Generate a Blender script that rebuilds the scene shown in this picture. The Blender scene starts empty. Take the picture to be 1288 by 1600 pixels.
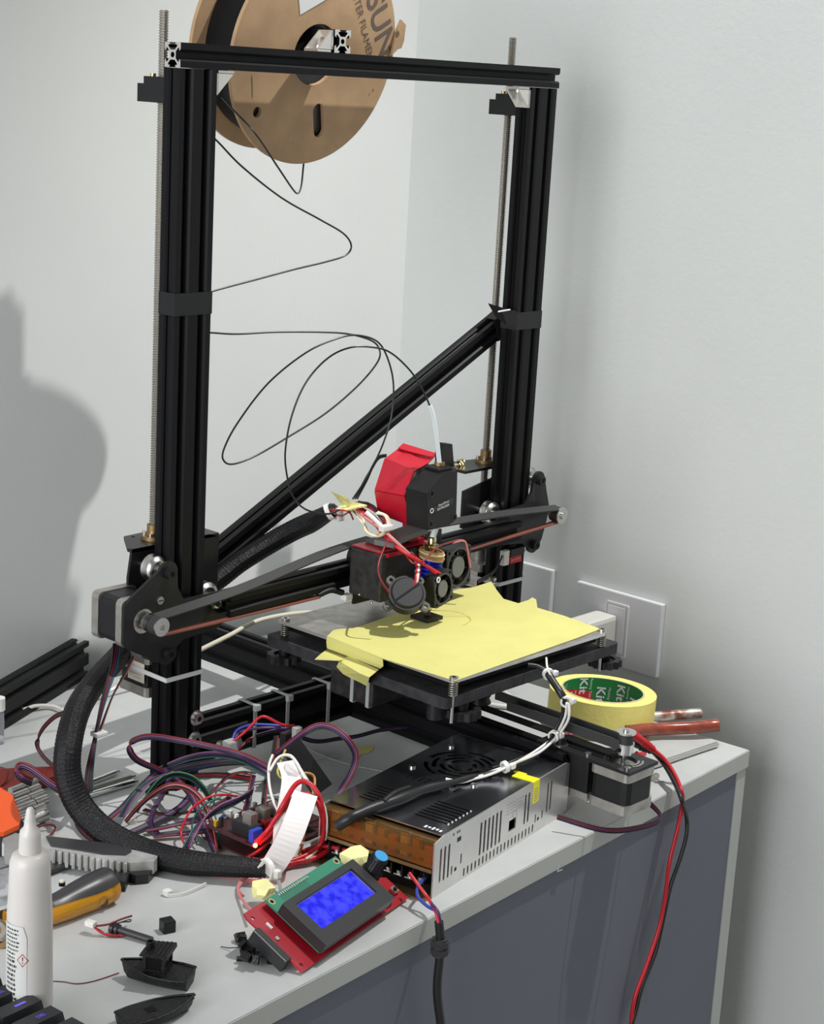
import bpy, math, random
from mathutils import Vector, Matrix
from mathutils.geometry import tessellate_polygon
random.seed(7)
PI = math.pi
COL = bpy.context.scene.collection
S = 0.001                                   # everything below is in millimetres

# ---------------------------------------------------------------- camera model
CAM = Vector((-968.17, -1146.29, 636.24))
RR = ((0.67565518, -0.73523565, 0.05402425),
      (-0.13896062, -0.19898171, -0.97010114),
      (0.72400278, 0.64794662, -0.23661182))
FPX = 2771.67

def at(px, py, ax, v):
    """point of the plane ax = v that the photograph shows at (px, py)"""
    c = ((px - 644) / FPX, (py - 800) / FPX, 1.0)
    d = Vector([sum(RR[k][i] * c[k] for k in range(3)) for i in range(3)])
    i = 'xyz'.index(ax)
    return CAM + d * ((v - CAM[i]) / d[i])

def path(*pts):
    return [at(*p) if len(p) == 4 else Vector(p) for p in pts]

# ---------------------------------------------------------------- materials
M = {}
def mat(name, col, rough=0.5, metal=0.0, bump=0.0, bscale=200.0, var=0.0, vscale=30.0, spec=0.5,
        trans=0.0, emit=None, estr=0.0, alpha=1.0, coat=0.0, col2=None, ior=1.45, sss=0.0):
    m = bpy.data.materials.new(name); m.use_nodes = True
    nt = m.node_tree; b = nt.nodes['Principled BSDF']
    c = tuple(col) + (1,)
    b.inputs['Base Color'].default_value = c
    b.inputs['Roughness'].default_value = rough
    b.inputs['Metallic'].default_value = metal
    b.inputs['Specular IOR Level'].default_value = spec
    b.inputs['Transmission Weight'].default_value = trans
    b.inputs['IOR'].default_value = ior
    b.inputs['Alpha'].default_value = alpha
    b.inputs['Coat Weight'].default_value = coat
    if sss:
        b.inputs['Subsurface Weight'].default_value = sss
        b.inputs['Subsurface Radius'].default_value = (0.01, 0.008, 0.006)
    if emit:
        b.inputs['Emission Color'].default_value = tuple(emit) + (1,)
        b.inputs['Emission Strength'].default_value = estr
    tc = nt.nodes.new('ShaderNodeTexCoord')
    if var > 0 or col2:
        n = nt.nodes.new('ShaderNodeTexNoise'); n.inputs['Scale'].default_value = vscale
        n.inputs['Detail'].default_value = 5
        nt.links.new(tc.outputs['Object'], n.inputs['Vector'])
        r = nt.nodes.new('ShaderNodeValToRGB')
        r.color_ramp.elements[0].position = 0.35; r.color_ramp.elements[1].position = 0.65
        k = col2 if col2 else [x * (1 - var) for x in col]
        r.color_ramp.elements[0].color = tuple(k) + (1,)
        r.color_ramp.elements[1].color = tuple(min(1, x * (1 + var)) for x in col) + (1,)
        nt.links.new(n.outputs['Fac'], r.inputs['Fac'])
        nt.links.new(r.outputs['Color'], b.inputs['Base Color'])
    if bump > 0:
        n2 = nt.nodes.new('ShaderNodeTexNoise'); n2.inputs['Scale'].default_value = bscale
        n2.inputs['Detail'].default_value = 4
        nt.links.new(tc.outputs['Object'], n2.inputs['Vector'])
        bp = nt.nodes.new('ShaderNodeBump'); bp.inputs['Strength'].default_value = bump
        bp.inputs['Distance'].default_value = 0.001
        nt.links.new(n2.outputs['Fac'], bp.inputs['Height'])
        nt.links.new(bp.outputs['Normal'], b.inputs['Normal'])
    M[name] = m
    return m

mat('wall_paint', (0.62, 0.635, 0.62), 0.75, bump=0.16, bscale=170, var=0.012, vscale=6)
mat('laminate', (0.46, 0.47, 0.465), 0.34, bump=0.08, bscale=600, var=0.03, vscale=45)
mat('laminate_edge', (0.43, 0.44, 0.41), 0.5)
mat('desk_panel', (0.125, 0.135, 0.165), 0.6, bump=0.08, bscale=300)
mat('floor_tile', (0.50, 0.49, 0.48), 0.4)
mat('anodised', (0.0045, 0.0045, 0.0055), 0.45, bump=0.05, bscale=900, spec=0.22)
mat('slot_black', (0.003, 0.003, 0.003), 0.6, spec=0.2)
mat('cut_alu', (0.72, 0.70, 0.66), 0.38, metal=0.85)
mat('plate_black', (0.010, 0.010, 0.011), 0.38, spec=0.45)
mat('plastic_black', (0.009, 0.009, 0.010), 0.45, spec=0.4)
mat('rough_black', (0.018, 0.016, 0.015), 0.62, bump=0.6, bscale=260, var=0.5, vscale=120)
mat('wood_black', (0.022, 0.021, 0.024), 0.7, bump=0.5, bscale=300, var=0.35, vscale=90)
mat('print_black', (0.005, 0.005, 0.006), 0.38, bump=0.7, bscale=500)
mat('grey_plastic', (0.06, 0.06, 0.058), 0.5)
mat('sticker_grey', (0.15, 0.155, 0.15), 0.5)
mat('steel', (0.62, 0.61, 0.59), 0.28, metal=1.0)
mat('motor_cap', (0.45, 0.43, 0.40), 0.42, metal=0.9, bump=0.1, bscale=500, var=0.15, vscale=80)
mat('chrome', (0.85, 0.86, 0.85), 0.10, metal=1.0)
mat('psu_side', (0.72, 0.71, 0.69), 0.33, metal=0.85, var=0.06, vscale=25, bump=0.05, bscale=200)
mat('psu_top', (0.50, 0.52, 0.57), 0.22, metal=1.0, var=0.18, vscale=22)
mat('screw_rod', (0.33, 0.31, 0.27), 0.35, metal=0.9)
mat('brass', (0.62, 0.42, 0.16), 0.3, metal=1.0)
mat('brass_dull', (0.30, 0.20, 0.09), 0.45, metal=0.8)
mat('gold', (0.70, 0.62, 0.35), 0.2, metal=1.0)
mat('red_tape', (0.42, 0.008, 0.022), 0.33, bump=0.25, bscale=45)
mat('masking', (0.57, 0.54, 0.18), 0.7, bump=0.35, bscale=180, var=0.035, vscale=25)
mat('masking_roll', (0.88, 0.77, 0.22), 0.62, bump=0.35, bscale=300, var=0.03, vscale=60)
mat('masking_crumple', (0.80, 0.77, 0.36), 0.65, bump=0.5, bscale=90)
mat('card', (0.44, 0.285, 0.16), 0.75, bump=0.12, bscale=250, var=0.10, vscale=35)
mat('card_core', (0.16, 0.095, 0.055), 0.8)
mat('ink_brown', (0.13, 0.10, 0.08), 0.8)
mat('paper', (0.70, 0.71, 0.70), 0.6)
mat('filament', (0.010, 0.010, 0.011), 0.28, spec=0.7)
mat('ptfe', (0.62, 0.68, 0.70), 0.35, sss=0.2)
mat('nylon', (0.70, 0.69, 0.66), 0.4)
mat('nylon_grey', (0.34, 0.35, 0.35), 0.4)
mat('tie_white', (0.62, 0.64, 0.64), 0.35)
mat('sleeve', (0.011, 0.010, 0.012), 0.42)
mat('sleeve_glint', (0.05, 0.045, 0.055), 0.25)
mat('wire_black', (0.012, 0.012, 0.013), 0.4)
mat('wire_red', (0.46, 0.014, 0.022), 0.35)
mat('wire_dkred', (0.17, 0.014, 0.018), 0.4)
mat('wire_pink', (0.55, 0.20, 0.20), 0.4)
mat('wire_white', (0.70, 0.68, 0.64), 0.4)
mat('wire_cream', (0.66, 0.62, 0.48), 0.4)
mat('wire_orange', (0.50, 0.24, 0.06), 0.4)
mat('wire_yellow', (0.45, 0.36, 0.07), 0.4)
mat('wire_blue', (0.03, 0.05, 0.30), 0.4)
mat('wire_teal', (0.018, 0.09, 0.085), 0.4)
mat('wire_green', (0.02, 0.13, 0.07), 0.4)
mat('wire_purple', (0.065, 0.022, 0.095), 0.38)
mat('wire_mauve', (0.17, 0.085, 0.15), 0.38)
mat('ribbon_white', (0.72, 0.69, 0.68), 0.45)
mat('belt_black', (0.030, 0.030, 0.030), 0.55)
mat('belt_red', (0.20, 0.065, 0.045), 0.6)
mat('pcb_red', (0.36, 0.008, 0.020), 0.35, coat=0.3)
mat('pcb_green', (0.010, 0.20, 0.115), 0.4, coat=0.3)
mat('pcb_dark', (0.05, 0.018, 0.020), 0.4)
mat('bezel', (0.020, 0.020, 0.021), 0.35)
mat('blue_cap', (0.03, 0.30, 0.62), 0.4)
mat('blue_metal', (0.01, 0.025, 0.55), 0.3, metal=0.4)
mat('blue_part', (0.02, 0.06, 0.45), 0.4)
mat('cap_yellow', (0.45, 0.30, 0.02), 0.4)
mat('kapton', (0.62, 0.36, 0.12), 0.10, trans=0.9, ior=1.25)
mat('kapton_solid', (0.40, 0.15, 0.02), 0.2)
mat('label_yellow', (0.90, 0.85, 0.02), 0.45)
mat('label_cream', (0.60, 0.55, 0.45), 0.5)
mat('ink_black', (0.03, 0.03, 0.03), 0.6)
mat('ink_white', (0.75, 0.76, 0.76), 0.6)
mat('ink_grey', (0.33, 0.33, 0.34), 0.6)
mat('ink_red', (0.45, 0.05, 0.04), 0.6)
mat('core_green', (0.010, 0.20, 0.045), 0.45)
mat('core_red', (0.55, 0.015, 0.02), 0.45)
mat('core_card', (0.55, 0.46, 0.30), 0.7)
mat('switch_white', (0.60, 0.60, 0.62), 0.35)
mat('switch_edge', (0.70, 0.68, 0.64), 0.35)
mat('plug_white', (0.55, 0.54, 0.50), 0.45)
mat('copper', (0.25, 0.045, 0.02), 0.25, coat=0.6, var=0.25, vscale=120)
mat('copper_foil', (0.70, 0.64, 0.60), 0.35, metal=0.5, col2=(0.20, 0.06, 0.03), vscale=90)
mat('orange_plastic', (0.80, 0.10, 0.015), 0.4)
mat('red_dark', (0.30, 0.03, 0.02), 0.5)
mat('amber', (0.85, 0.40, 0.02), 0.12, trans=0.55)
mat('rubber_dark', (0.035, 0.033, 0.036), 0.33)
mat('knife_grey', (0.26, 0.26, 0.255), 0.45, var=0.12, vscale=60)
mat('knife_silver', (0.42, 0.42, 0.41), 0.4, metal=0.3, var=0.2, vscale=80)
mat('bottle', (0.66, 0.63, 0.60), 0.32, trans=0.12, sss=0.3)
mat('bottle_label', (0.58, 0.59, 0.57), 0.5)
mat('key_black', (0.020, 0.020, 0.023), 0.5, bump=0.1, bscale=900)
mat('key_glow', (0.05, 0.04, 0.3), 0.5, emit=(0.14, 0.10, 0.9), estr=0.9)
mat('led_red', (0.9, 0.05, 0.03), 0.4, emit=(1.0, 0.05, 0.03), estr=22.0)
mat('clear_plastic', (0.80, 0.82, 0.85), 0.15, trans=0.8, ior=1.2)
mat('lamp_glass', (1, 1, 1), 0.4, emit=(1, 0.97, 0.93), estr=3.0)

# LCD glass: it gives off light, with faint darker patches of unreadable characters
m = mat('lcd_blue', (0.005, 0.005, 0.1), 0.3, spec=.15, emit=(0.06, 0.08, 1.0), estr=1.0)
nt = m.node_tree; b = nt.nodes['Principled BSDF']
tc = nt.nodes.new('ShaderNodeTexCoord')
n = nt.nodes.new('ShaderNodeTexNoise'); n.inputs['Scale'].default_value = 140; n.inputs['Detail'].default_value = 2
r = nt.nodes.new('ShaderNodeValToRGB')
r.color_ramp.elements[0].position = 0.38; r.color_ramp.elements[0].color = (0.006, 0.006, 0.72, 1)
r.color_ramp.elements[1].position = 0.62; r.color_ramp.elements[1].color = (0.055, 0.065, 0.95, 1)
nt.links.new(tc.outputs['Object'], n.inputs['Vector']); nt.links.new(n.outputs['Fac'], r.inputs['Fac'])
nt.links.new(r.outputs['Color'], b.inputs['Emission Color'])

# braided sleeve: fine diagonal weave from two wave textures driven by generated tube coordinates
def braid(name):
    m = mat(name, (0.005, 0.0045, 0.006), 0.38, spec=.35)
    nt = m.node_tree; b = nt.nodes['Principled BSDF']
    tc = nt.nodes.new('ShaderNodeTexCoord')
    v = nt.nodes.new('ShaderNodeTexVoronoi'); v.inputs['Scale'].default_value = 1100
    bp = nt.nodes.new('ShaderNodeBump'); bp.inputs['Strength'].default_value = 0.45; bp.inputs['Distance'].default_value = 0.001
    nt.links.new(tc.outputs['Object'], v.inputs['Vector'])
    nt.links.new(v.outputs['Distance'], bp.inputs['Height']); nt.links.new(bp.outputs['Normal'], b.inputs['Normal'])
    return m
braid('braid')

# ---------------------------------------------------------------- mesh collector
class MB:
    def __init__(self, Mx=None):
        self.v = []; self.f = []; self.mi = []; self.mats = []; self.sm = []; self.M = Mx
    def idx(self, m):
        if m not in self.mats: self.mats.append(m)
        return self.mats.index(m)
    def add(self, vs, fs, m, smooth=False):
        o = len(self.v)
        for p in vs:
            p = Vector(p)
            if self.M is not None: p = self.M @ p
            self.v.append(p)
        k = self.idx(m)
        for f in fs:
            self.f.append([o + i for i in f]); self.mi.append(k); self.sm.append(smooth)
        return self
    def box(self, lo, hi, m, bev=0.0, R=None, c=None):
        lo = Vector(lo); hi = Vector(hi)
        if bev <= 0:
            vs = [(x, y, z) for z in (lo.z, hi.z) for y in (lo.y, hi.y) for x in (lo.x, hi.x)]
            fs = [(0, 2, 3, 1), (4, 5, 7, 6), (0, 1, 5, 4), (2, 6, 7, 3), (0, 4, 6, 2), (1, 3, 7, 5)]
        else:
            bm = __import__('bmesh').new()
            import bmesh
            bmesh.ops.create_cube(bm, size=1)
            sz = hi - lo; ce = (hi + lo) / 2
            for v in bm.verts: v.co = Vector((v.co.x * sz.x, v.co.y * sz.y, v.co.z * sz.z)) + ce
            bmesh.ops.bevel(bm, geom=list(bm.edges), offset=bev, segments=2, profile=0.6, affect='EDGES')
            bm.verts.ensure_lookup_table()
            vs = [v.co.copy() for v in bm.verts]; fs = [[v.index for v in f.verts] for f in bm.faces]
            bm.free()
        if R is not None:
            cc = Vector(c) if c is not None else (lo + hi) / 2
            vs = [R @ (Vector(p) - cc) + cc for p in vs]
        return self.add(vs, fs, m)
    def frame(self, a):
        a = a.normalized(); t = Vector((0, 0, 1)) if abs(a.z) < 0.9 else Vector((1, 0, 0))
        u = a.cross(t).normalized(); w = a.cross(u).normalized()
        return u, w
    def cyl(self, p0, p1, r0, m, r1=None, seg=24, cap=True, smooth=True, capm=None):
        p0 = Vector(p0); p1 = Vector(p1); r1 = r0 if r1 is None else r1
        u, w = self.frame(p1 - p0)
        vs = []
        for p, r in ((p0, r0), (p1, r1)):
            for i in range(seg):
                t = 2 * PI * i / seg; vs.append(p + u * math.cos(t) * r + w * math.sin(t) * r)
        fs = [(i, i + seg, (i + 1) % seg + seg, (i + 1) % seg) for i in range(seg)]
        self.add(vs, fs, m, smooth)
        if cap:
            self.add(vs[:seg], [list(range(seg))], capm or m); self.add(vs[seg:], [list(range(seg))[::-1]], capm or m)
        return self
    def ring(self, c, ax, ro, ri, h, m, seg=32, mi=None):
        """flat washer / tube section from c along ax for h"""
        c = Vector(c); ax = Vector(ax).normalized(); u, w = self.frame(ax)
        vs = []
        for (r, d) in ((ro, 0), (ro, h), (ri, h), (ri, 0)):
            for i in range(seg):
                t = 2 * PI * i / seg; vs.append(c + ax * d + (u * math.cos(t) + w * math.sin(t)) * r)
        for k in range(4):
            a = k * seg; b_ = ((k + 1) % 4) * seg
            fs = [(a + i, b_ + i, b_ + (i + 1) % seg, a + (i + 1) % seg) for i in range(seg)]
            self.add(vs, fs, (mi if (k == 2 and mi) else m), k in (0, 2))
        return self
    def lathe(self, c, ax, prof, m, seg=32, u=None):
        c = Vector(c); ax = Vector(ax).normalized()
        if u is None: u, w = self.frame(ax)
        else: u = Vector(u); w = ax.cross(u)
        vs = []
        for (r, d) in prof:
            for i in range(seg):
                t = 2 * PI * i / seg; vs.append(c + ax * d + (u * math.cos(t) + w * math.sin(t)) * r)
        fs = []
        for k in range(len(prof) - 1):
            for i in range(seg):
                fs.append((k * seg + i, (k + 1) * seg + i, (k + 1) * seg + (i + 1) % seg, k * seg + (i + 1) % seg))
        self.add(vs, fs, m, True)
        n = len(prof) - 1
        self.add(vs[:seg], [list(range(seg))], m); self.add(vs[n * seg:], [list(range(seg))[::-1]], m)
        return self
    def tube(self, pts, r, m, seg=8, smooth_path=True, sub=6, rs=None, cap=True, wv=0):
        P = spline(pts, sub) if smooth_path and len(pts) > 2 else [Vector(p) for p in pts]
        n = len(P); vs = []
        T = [(P[min(i + 1, n - 1)] - P[max(i - 1, 0)]).normalized() for i in range(n)]
        u, w = self.frame(T[0]); arc = 0
        for i in range(n):
            t = T[i]; u = (u - t * u.dot(t)).normalized(); w = t.cross(u)
            if i: arc += (P[i] - P[i - 1]).length
            rr = r if rs is None else rs(i / (n - 1))
            for k in range(seg):
                a = 2 * PI * k / seg; q = rr
                if wv: q += wv * (math.sin(10 * a + arc * .9) * math.sin(10 * a - arc * .9) + .5 * math.sin(10 * a))
                vs.append(P[i] + (u * math.cos(a) + w * math.sin(a)) * q)
        fs = [(i * seg + k, (i + 1) * seg + k, (i + 1) * seg + (k + 1) % seg, i * seg + (k + 1) % seg)
              for i in range(n - 1) for k in range(seg)]
        self.add(vs, fs, m, True)
        if cap:
            self.add(vs[:seg], [list(range(seg))], m); self.add(vs[-seg:], [list(range(seg))], m)
        return self
    def prism(self, poly, o, ux, uy, h, m, holes=(), capm=None, hm=None, backcap=True):
        """extrude a 2-D outline (with holes) by the vector h"""
        o = Vector(o); ux = Vector(ux); uy = Vector(uy); h = Vector(h)
        loops = [list(poly)] + [list(q) for q in holes]
        tri = tessellate_polygon([[Vector((x, y, 0)) for x, y in L] for L in loops])
        flat = [q for L in loops for q in L]; n = len(flat)
        base = [o + ux * x + uy * y for x, y in flat]; top = [p + h for p in base]
        self.add(base, [list(t) for t in tri], capm or m)
        if backcap: self.add(top, [list(t)[::-1] for t in tri], capm or m)
        s = 0
        for li, L in enumerate(loops):
            k = len(L); fs = [(s + i, s + (i + 1) % k, n + s + (i + 1) % k, n + s + i) for i in range(k)]
            self.add(base + top, fs, m if li == 0 else (hm or m)); s += k
        return self
    def loft(self, A, B, m, caps=True, capm=None):
        n = len(A); vs = [Vector(p) for p in A] + [Vector(p) for p in B]
        self.add(vs, [(i, (i + 1) % n, n + (i + 1) % n, n + i) for i in range(n)], m)
        if caps: self.add(vs[:n], [list(range(n))[::-1]], capm or m); self.add(vs[n:], [list(range(n))], capm or m)
        return self
    def strip(self, pts, wd, wth, th, m, sub=5, smooth_path=True):
        """a flat band: path pts, width direction wd (vector or list), width wth, thickness th"""
        P = spline(pts, sub) if smooth_path and len(pts) > 2 else [Vector(p) for p in pts]
        n = len(P); vs = []
        T = [(P[min(i + 1, n - 1)] - P[max(i - 1, 0)]).normalized() for i in range(n)]
        if isinstance(wd, list):
            W = [Vector(q) for q in wd]; wds = []
            for i in range(n):
                x = i / (n - 1) * (len(W) - 1); k = min(int(x), len(W) - 2); wds.append(W[k].lerp(W[k + 1], x - k))
        else: wds = [Vector(wd)] * n
        for i in range(n):
            w = wds[i] - T[i] * wds[i].dot(T[i]); w.normalize(); nn = T[i].cross(w).normalized()
            for a, c in ((-.5, -.5), (.5, -.5), (.5, .5), (-.5, .5)):
                vs.append(P[i] + w * wth * a + nn * th * c)
        fs = [(4 * i + k, 4 * i + (k + 1) % 4, 4 * i + 4 + (k + 1) % 4, 4 * i + 4 + k) for i in range(n - 1) for k in range(4)]
        fs += [(3, 2, 1, 0), (4 * n - 4, 4 * n - 3, 4 * n - 2, 4 * n - 1)]
        return self.add(vs, fs, m)
    def ribbon(self, pts, wd, cols, pitch=1.35, r=0.72, sub=6):
        P = spline(pts, sub); n = len(P)
        T = [(P[min(i + 1, n - 1)] - P[max(i - 1, 0)]).normalized() for i in range(n)]
        if isinstance(wd, list):
            W = [Vector(q) for q in wd]; wds = []
            for i in range(n):
                x = i / (n - 1) * (len(W) - 1); k = min(int(x), len(W) - 2); wds.append(W[k].lerp(W[k + 1], x - k))
        else: wds = [Vector(wd)] * n
        for k, c in enumerate(cols):
            q = []
            for i in range(n):
                w = wds[i] - T[i] * wds[i].dot(T[i]); w.normalize()
                q.append(P[i] + w * (k - (len(cols) - 1) / 2) * pitch)
            self.tube(q, r, c, seg=6, smooth_path=False)
        return self
    def sphere(self, c, r, m, seg=16, sc=(1, 1, 1)):
        c = Vector(c); vs = []; fs = []; rings = seg // 2
        for i in range(rings + 1):
            a = PI * i / rings
            for k in range(seg):
                t = 2 * PI * k / seg
                vs.append(c + Vector((math.sin(a) * math.cos(t) * r * sc[0], math.sin(a) * math.sin(t) * r * sc[1], math.cos(a) * r * sc[2])))
        for i in range(rings):
            for k in range(seg):
                fs.append((i * seg + k, (i + 1) * seg + k, (i + 1) * seg + (k + 1) % seg, i * seg + (k + 1) % seg))
        return self.add(vs, fs, m, True)
    def text(self, s, o, ux, uy, size, m, depth=0.15, align='CENTER', bend=None, space=1.0, bold=0.0):
        cu = bpy.data.curves.new('t', 'FONT'); cu.body = s; cu.size = 1; cu.align_x = align; cu.align_y = 'CENTER'
        cu.space_character = space; cu.offset = bold; cu.resolution_u = 3
        ob = bpy.data.objects.new('t', cu)
        me = bpy.data.meshes.new_from_object(ob)
        o = Vector(o); ux = Vector(ux).normalized(); uy = Vector(uy).normalized(); nz = ux.cross(uy)
        vs = []
        for v in me.vertices:
            if bend: vs.append(bend(v.co.x * size, v.co.y * size))
            else: vs.append(o + ux * v.co.x * size + uy * v.co.y * size + nz * depth)
        self.add(vs, [list(p.vertices) for p in me.polygons], m)
        bpy.data.objects.remove(ob); bpy.data.curves.remove(cu); bpy.data.meshes.remove(me)
        return self
    def build(self, name, parent=None, label=None, cat=None, group=None, kind=None):
        if parent is not None: org = Vector(parent['_o']) if '_o' in parent else Vector((0, 0, 0))
        else:
            xs = [p.x for p in self.v]; ys = [p.y for p in self.v]; zs = [p.z for p in self.v]
            org = Vector(((min(xs) + max(xs)) / 2, (min(ys) + max(ys)) / 2, min(zs)))
        me = bpy.data.meshes.new(name)
        me.from_pydata([(p - org) * S for p in self.v], [], self.f)
        for m_ in self.mats: me.materials.append(M[m_])
        for p, k, s_ in zip(me.polygons, self.mi, self.sm): p.material_index = k; p.use_smooth = s_
        me.validate(); me.update()
        import bmesh
        bm = bmesh.new(); bm.from_mesh(me)
        bmesh.ops.remove_doubles(bm, verts=bm.verts, dist=1e-6)
        bmesh.ops.recalc_face_normals(bm, faces=bm.faces)
        for e_ in bm.edges:
            if len(e_.link_faces) == 2 and e_.calc_face_angle(0) > 1.12: e_.smooth = False
        bm.to_mesh(me); bm.free()
        o = bpy.data.objects.new(name, me); COL.objects.link(o)
        if parent is not None: o.parent = parent
        else: o.location = org * S
        o['_o'] = tuple(org)
        TMP.append(o)
        return tag(o, label, cat, group, kind)

TMP = []
def tag(o, label=None, cat=None, group=None, kind=None):
    if label: o['label'] = label
    if cat: o['category'] = cat
    if group: o['group'] = group
    if kind: o['kind'] = kind
    return o
def thing(name, loc, label, cat, group=None):
    o = bpy.data.objects.new(name, None); COL.objects.link(o); o.location = Vector(loc) * S
    o.empty_display_size = 0.02; o['_o'] = tuple(loc); TMP.append(o)
    return tag(o, label, cat, group)
def copy_tree(o, d, label, group):
    """copy a thing, its parts and sub-parts; d = offset in mm"""
    def cp(x, par):
        c = x.copy(); COL.objects.link(c); TMP.append(c)
        if par is not None: c.parent = par
        for ch in x.children: cp(ch, c)
        return c
    c = cp(o, None); c.location = o.location + Vector(d) * S
    c['label'] = label; c['group'] = group
    return c

def spline(pts, sub=6):
    P = [Vector(p) for p in pts]; n = len(P); out = []
    for i in range(n - 1):
        p0 = P[max(i - 1, 0)]; p1 = P[i]; p2 = P[i + 1]; p3 = P[min(i + 2, n - 1)]
        for k in range(sub):
            t = k / sub
            out.append(0.5 * ((2 * p1) + (-p0 + p2) * t + (2 * p0 - 5 * p1 + 4 * p2 - p3) * t * t + (-p0 + 3 * p1 - 3 * p2 + p3) * t ** 3))
    out.append(P[-1]); return out

def circ(cx, cy, r, n=16, a0=0, a1=2 * PI):
    full = abs(a1 - a0 - 2 * PI) < 1e-6
    return [(cx + r * math.cos(a0 + (a1 - a0) * i / (n if full else n - 1)), cy + r * math.sin(a0 + (a1 - a0) * i / (n if full else n - 1))) for i in range(n)]
def rrect(x0, y0, x1, y1, r, n=5):
    o = []
    for (cx, cy, a) in ((x1 - r, y1 - r, 0), (x0 + r, y1 - r, PI / 2), (x0 + r, y0 + r, PI), (x1 - r, y0 + r, 3 * PI / 2)):
        o += circ(cx, cy, r, n, a, a + PI / 2)
    return o
def slot(cx, cy, w, h, n=5):
    r = min(w, h) / 2 * 0.99
    return rrect(cx - w / 2, cy - h / 2, cx + w / 2, cy + h / 2, r, n)
def vprofile(w, h):
    """outline of a V-slot profile, w x h millimetres, lower left corner at 0,0"""
    side = [(-4.6, 0), (-3.1, 1.8), (-5.5, 1.8), (-5.5, 3.2), (-2.7, 6), (2.7, 6), (5.5, 3.2), (5.5, 1.8), (3.1, 1.8), (4.6, 0)]
    out = []
    def run(L, org, dx, nx):
        for k in range(int(L // 20)):
            for (a, d) in side:
                t = 10 + 20 * k + a
                out.append((org[0] + dx[0] * t + nx[0] * d, org[1] + dx[1] * t + nx[1] * d))
    out.append((0, 0)); run(w, (0, 0), (1, 0), (0, 1))
    out.append((w, 0)); run(h, (w, 0), (0, 1), (-1, 0))
    out.append((w, h)); run(w, (w, h), (-1, 0), (0, -1))
    out.append((0, h)); run(h, (0, h), (0, -1), (1, 0))
    return out
def extrusion(mb, o, ux, uy, w, h, ext, endm=None):
    holes = [circ(10 + 20 * i, 10 + 20 * j, 2.3, 12) for i in range(int(w // 20)) for j in range(int(h // 20))]
    mb.prism(vprofile(w, h), o, ux, uy, ext, 'anodised', holes=holes, capm=endm or 'anodised', hm='slot_black')
def bolt(mb, c, ax, r=4.2, h=4, m='plastic_black', hexm='slot_black'):
    c = Vector(c); ax = Vector(ax).normalized()
    mb.cyl(c, c + ax * h, r, m, seg=20)
    mb.ring(c + ax * (h - .1), ax, r, r * .5, .5, m, seg=20)
    mb.cyl(c + ax * h, c + ax * (h + .1), r * .5, hexm, seg=6)
def nema(mb, c, ax, u, L, black='plastic_black', S_=42.3, cap0=8, cap1=9):
    """stepper motor body: face centre c, body runs along ax"""
    c = Vector(c); ax = Vector(ax).normalized(); u = Vector(u).normalized(); w = ax.cross(u)
    h = S_ / 2; r = 5
    P = rrect(-h, -h, h, h, r, 4); Q = rrect(-h + .7, -h + .7, h - .7, h - .7, 7, 3)
    mb.prism(P, c, u, w, ax * cap0, 'motor_cap')
    mb.prism(Q, c + ax * cap0, u, w, ax * (L - cap0 - cap1), black)
    mb.prism(P, c + ax * (L - cap1), u, w, ax * cap1, 'motor_cap')
    for a in (-15.5, 15.5):
        for b_ in (-15.5, 15.5):
            p = c + ax * L + u * a + w * b_; mb.cyl(p - ax * .1, p + ax * .15, 1.8, 'slot_black', seg=10)
def zipband(mb, loop, n, wth, th, m):
    """closed band around the loop of points; n = width direction"""
    mb.strip(list(loop) + [loop[0]], n, wth, th, m, smooth_path=False)

# ================================================================= THE SETTING
X, Y, Z = Vector((1, 0, 0)), Vector((0, 1, 0)), Vector((0, 0, 1))
WX, WY = 627, 315
FZ = -740
mb = MB(); mb.box((-2600, WY, FZ), (WX + 100, WY + 100, 2400), 'wall_paint'); mb.build('wall_back', kind='structure')
mb = MB(); mb.box((WX, -3000, FZ), (WX + 100, WY, 2400), 'wall_paint'); mb.build('wall_right', kind='structure')
mb = MB(); mb.box((-2600, -3000, FZ - 50), (WX, WY, FZ), 'floor_tile'); mb.build('floor', kind='structure')

# ---- desk: a slab on panels; its front edge runs a few degrees off the printer's axis
yaw = 0.0629
ex = Vector((math.cos(yaw), math.sin(yaw), 0)); ey = Vector((-math.sin(yaw), math.cos(yaw), 0))
K = Vector((520.5, -287.5, 0))                       # near right corner of the top
def dk(a, b, z): return K - ex * a + ey * b + Z * z   # a to the left of the corner, b back from the edge
LD, DD = 1420, 592
desk = thing('desk', (-100, 0, FZ), 'pale grey laminate desk with dark blue-grey front panel, carrying the printer', 'desk')
mb = MB()
mb.prism([(0, 0), (LD, 0), (LD, DD + 20), (0, DD - 12)], dk(0, 0, -18), -ex, ey, Z * 17.2, 'laminate_edge', capm='laminate')
mb.prism([(0.8, 0.8), (LD, 0.8), (LD, DD + 20), (0.8, DD - 12)], dk(0, 0, -.9), -ex, ey, Z * .9, 'laminate')
mb.build('desktop', desk)
mb = MB(); mb.prism([(1, 1.5), (19, 1.5), (19, DD - 20), (1, DD - 20)], dk(0, 0, FZ), -ex, ey, Z * (-18.6 - FZ), 'laminate_edge')
mb.build('side_panel', desk)
mb = MB(); mb.prism([(LD - 19, 1.5), (LD - 1, 1.5), (LD - 1, DD - 20), (LD - 19, DD - 20)], dk(0, 0, FZ), -ex, ey, Z * (-18.6 - FZ), 'laminate_edge')
mb.build('side_panel', desk)
mb = MB(); mb.prism([(19.5, 2.5), (LD - 20, 2.5), (LD - 20, 18), (19.5, 18)], dk(0, 0, FZ + 60), -ex, ey, Z * (-18.8 - FZ - 60), 'desk_panel')
mb.build('front_panel', desk)
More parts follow.
